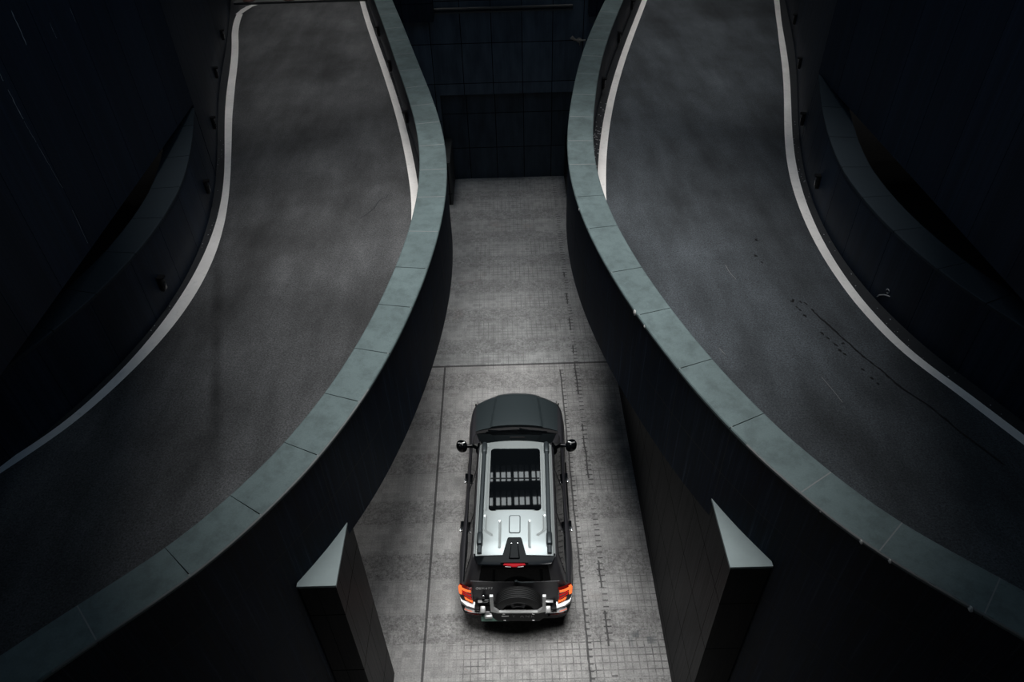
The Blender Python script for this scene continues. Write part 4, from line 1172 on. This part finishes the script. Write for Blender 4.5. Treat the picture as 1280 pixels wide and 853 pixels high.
# --------------------------------------------------- added canopy, sky and camera
def canopy():
    """Added unseen roof shaping the daylight: one big opening (cut corners), slots behind it."""
    bm = bmesh.new()
    z0, z1 = ZT, ZT + .4
    hole = OPEN
    rim = [(-13.4, -8.4), (13.4, -8.4), (13.4, 15.25), (-13.4, 15.25)]
    # strips between successive y levels of the opening
    ys = sorted({p[1] for p in hole + OPEN_L} | {-8.4, 15.25})
    right = sorted([p for p in hole if p[0] > 0], key=lambda p: p[1])
    left = sorted(OPEN_L, key=lambda p: p[1])
    def hw(y, pts):
        for a, b in zip(pts, pts[1:]):
            if a[1] <= y <= b[1]: return a[0] + (b[0] - a[0]) * (y - a[1]) / (b[1] - a[1])
        return pts[-1][0]
    def slab(P):
        bm_prism(bm, P, lambda a, b: Vector((a, b, z0)), lambda a, b: Vector((a, b, z1)))
    y0 = right[0][1]
    slab([(-13.4, -8.4), (13.4, -8.4), (13.4, y0), (-13.4, y0)])
    for a, b in zip(ys, ys[1:]):
        if a < y0: continue
        for s, pts in ((-1, left), (1, right)):
            wa, wb = hw(a, pts), hw(b, pts)
            slab([(s * wa, a), (s * 13.4, a), (s * 13.4, b), (s * wb, b)])
    # added slots on the axis for the sunroof reflection, light-dimming slats either side
    wx = SLOT; xe = 8.3
    for s in (-1, 1):
        slab([(s * xe, 15.25), (s * 13.4, 15.25), (s * 13.4, 28.0), (s * xe, 28.0)])
        y = 15.25
        while y < 28.0:
            slab([(s * wx, y), (s * xe, y), (s * xe, y + .49), (s * wx, y + .49)]); y += .85
    slab([(-wx, 17.55), (wx, 17.55), (wx, 28.0), (-wx, 28.0)])
    slab([(-13.4, 28.0), (13.4, 28.0), (13.4, 29.9), (-13.4, 29.9)])
    bm_box(bm, (0, 15.5, z0 + .2), (2 * wx, .5, .4))
    bm_box(bm, (0, 16.6, z0 + .2), (2 * wx, .44, .4))
    x = -wx; k = 0
    while x < wx:
        bm_box(bm, (x, 16.65, z0 + .1), (.06 + .06 * (k % 3 == 0), 1.8, .2)); x += .22; k += 1
    o = from_bm('added_canopy', bm, M['soffit'])
    tag(o, 'added unseen canopy with an opening shaping the daylight', kind='structure')
OPEN = [(0.8, 3.0), (3.2, 5.5), (4.2, 8.4), (5.2, 11.2), (5.2, 13.4), (1.5, 15.25)]
OPEN_L = [(0.8, 3.0), (2.9, 5.5), (3.4, 8.4), (4.9, 11.2), (5.2, 13.4), (1.5, 15.25)]
SLOT = 1.5
canopy()

w = bpy.data.worlds.new('World'); S.world = w; w.use_nodes = True
nt = w.node_tree; bg = nt.nodes['Background']
def wn(op, a, b=None):
    n = nt.nodes.new('ShaderNodeMath'); n.operation = op
    for i, x in enumerate((a, b)):
        if x is None: continue
        if isinstance(x, (int, float)): n.inputs[i].default_value = x
        else: nt.links.new(x, n.inputs[i])
    return n.outputs[0]
def wr(x, a, b, c=0.0, d=1.0):
    n = nt.nodes.new('ShaderNodeMapRange'); n.interpolation_type = 'SMOOTHSTEP'
    for i, v in enumerate((a, b, c, d)): n.inputs[i + 1].default_value = v
    nt.links.new(x, n.inputs[0]); return n.outputs[0]
tc = nt.nodes.new('ShaderNodeTexCoord'); sx = nt.nodes.new('ShaderNodeSeparateXYZ'); nt.links.new(tc.outputs['Generated'], sx.inputs[0])
X, Y, Z = sx.outputs
# dull overcast sky with one brighter patch, north and high, added for the car roof's reflection
sky_patch = wn('MULTIPLY', wn('MULTIPLY', wr(Z, 0.70, 0.78), wr(Z, 0.97, 0.90)), wn('MULTIPLY', wr(wn('ABSOLUTE', X), 0.34, 0.24), wr(Y, 0.1, 0.3)))
mx = nt.nodes.new('ShaderNodeMix'); mx.data_type = 'RGBA'; mx.inputs[6].default_value = (0.30, 0.46, 0.66, 1); mx.inputs[7].default_value = (0.90, 0.98, 1.0, 1)
nt.links.new(sky_patch, mx.inputs[0]); nt.links.new(mx.outputs[2], bg.inputs['Color'])
nt.links.new(wn('ADD', 0.48, wn('MULTIPLY', sky_patch, 1.15)), bg.inputs['Strength'])

sd = bpy.data.lights.new('hazy_sun', 'SUN'); sd.energy = 3.45; sd.angle = math.radians(31); sd.color = (1.0, 0.985, 0.96)
so = bpy.data.objects.new('hazy_sun', sd); COL.objects.link(so); so.rotation_euler = (math.radians(-3), math.radians(0), 0)

for nm, x, y, e in (('underpass_fill', -3.6, 8.6, 26), ('underpass_fill', -3.3, 12.0, 16)):  # added fill lights for the floor under the left ramp, no fixture
    ld = bpy.data.lights.new(nm, 'AREA'); ld.shape = 'RECTANGLE'; ld.size = 2.2; ld.size_y = 1.6; ld.energy = e; ld.color = (1.0, 0.98, 0.95)
    lo_ = bpy.data.objects.new(nm, ld); COL.objects.link(lo_); lo_.location = (x, y, ZB - .06); lo_.rotation_euler = (0, math.radians(-12), 0)
cd = bpy.data.cameras.new('camera'); co = bpy.data.objects.new('camera', cd); COL.objects.link(co)
cd.sensor_fit = 'HORIZONTAL'; cd.sensor_width = 36.0; cd.lens = 917.76 / 1280 * 36.0
R = ((0.999572859635137, 0.029176721308268865, 0.001678455997101298), (-0.01800370133142424, 0.6599993238088022, -0.7510504372612352), (-0.023020969119554216, 0.7506994148829632, 0.6602427004330855))
mw = Matrix(R).to_4x4(); mw.translation = Vector((0, 0, 12.4))
co.matrix_world = mw
cd.clip_start = 0.05; cd.clip_end = 200
S.camera = co
S.view_settings.view_transform = 'Standard'; S.view_settings.look = 'None'
S.view_settings.gamma = 1.0; S.view_settings.use_curve_mapping = False
S.view_settings.exposure = 0.0
S.cycles.use_denoising = True
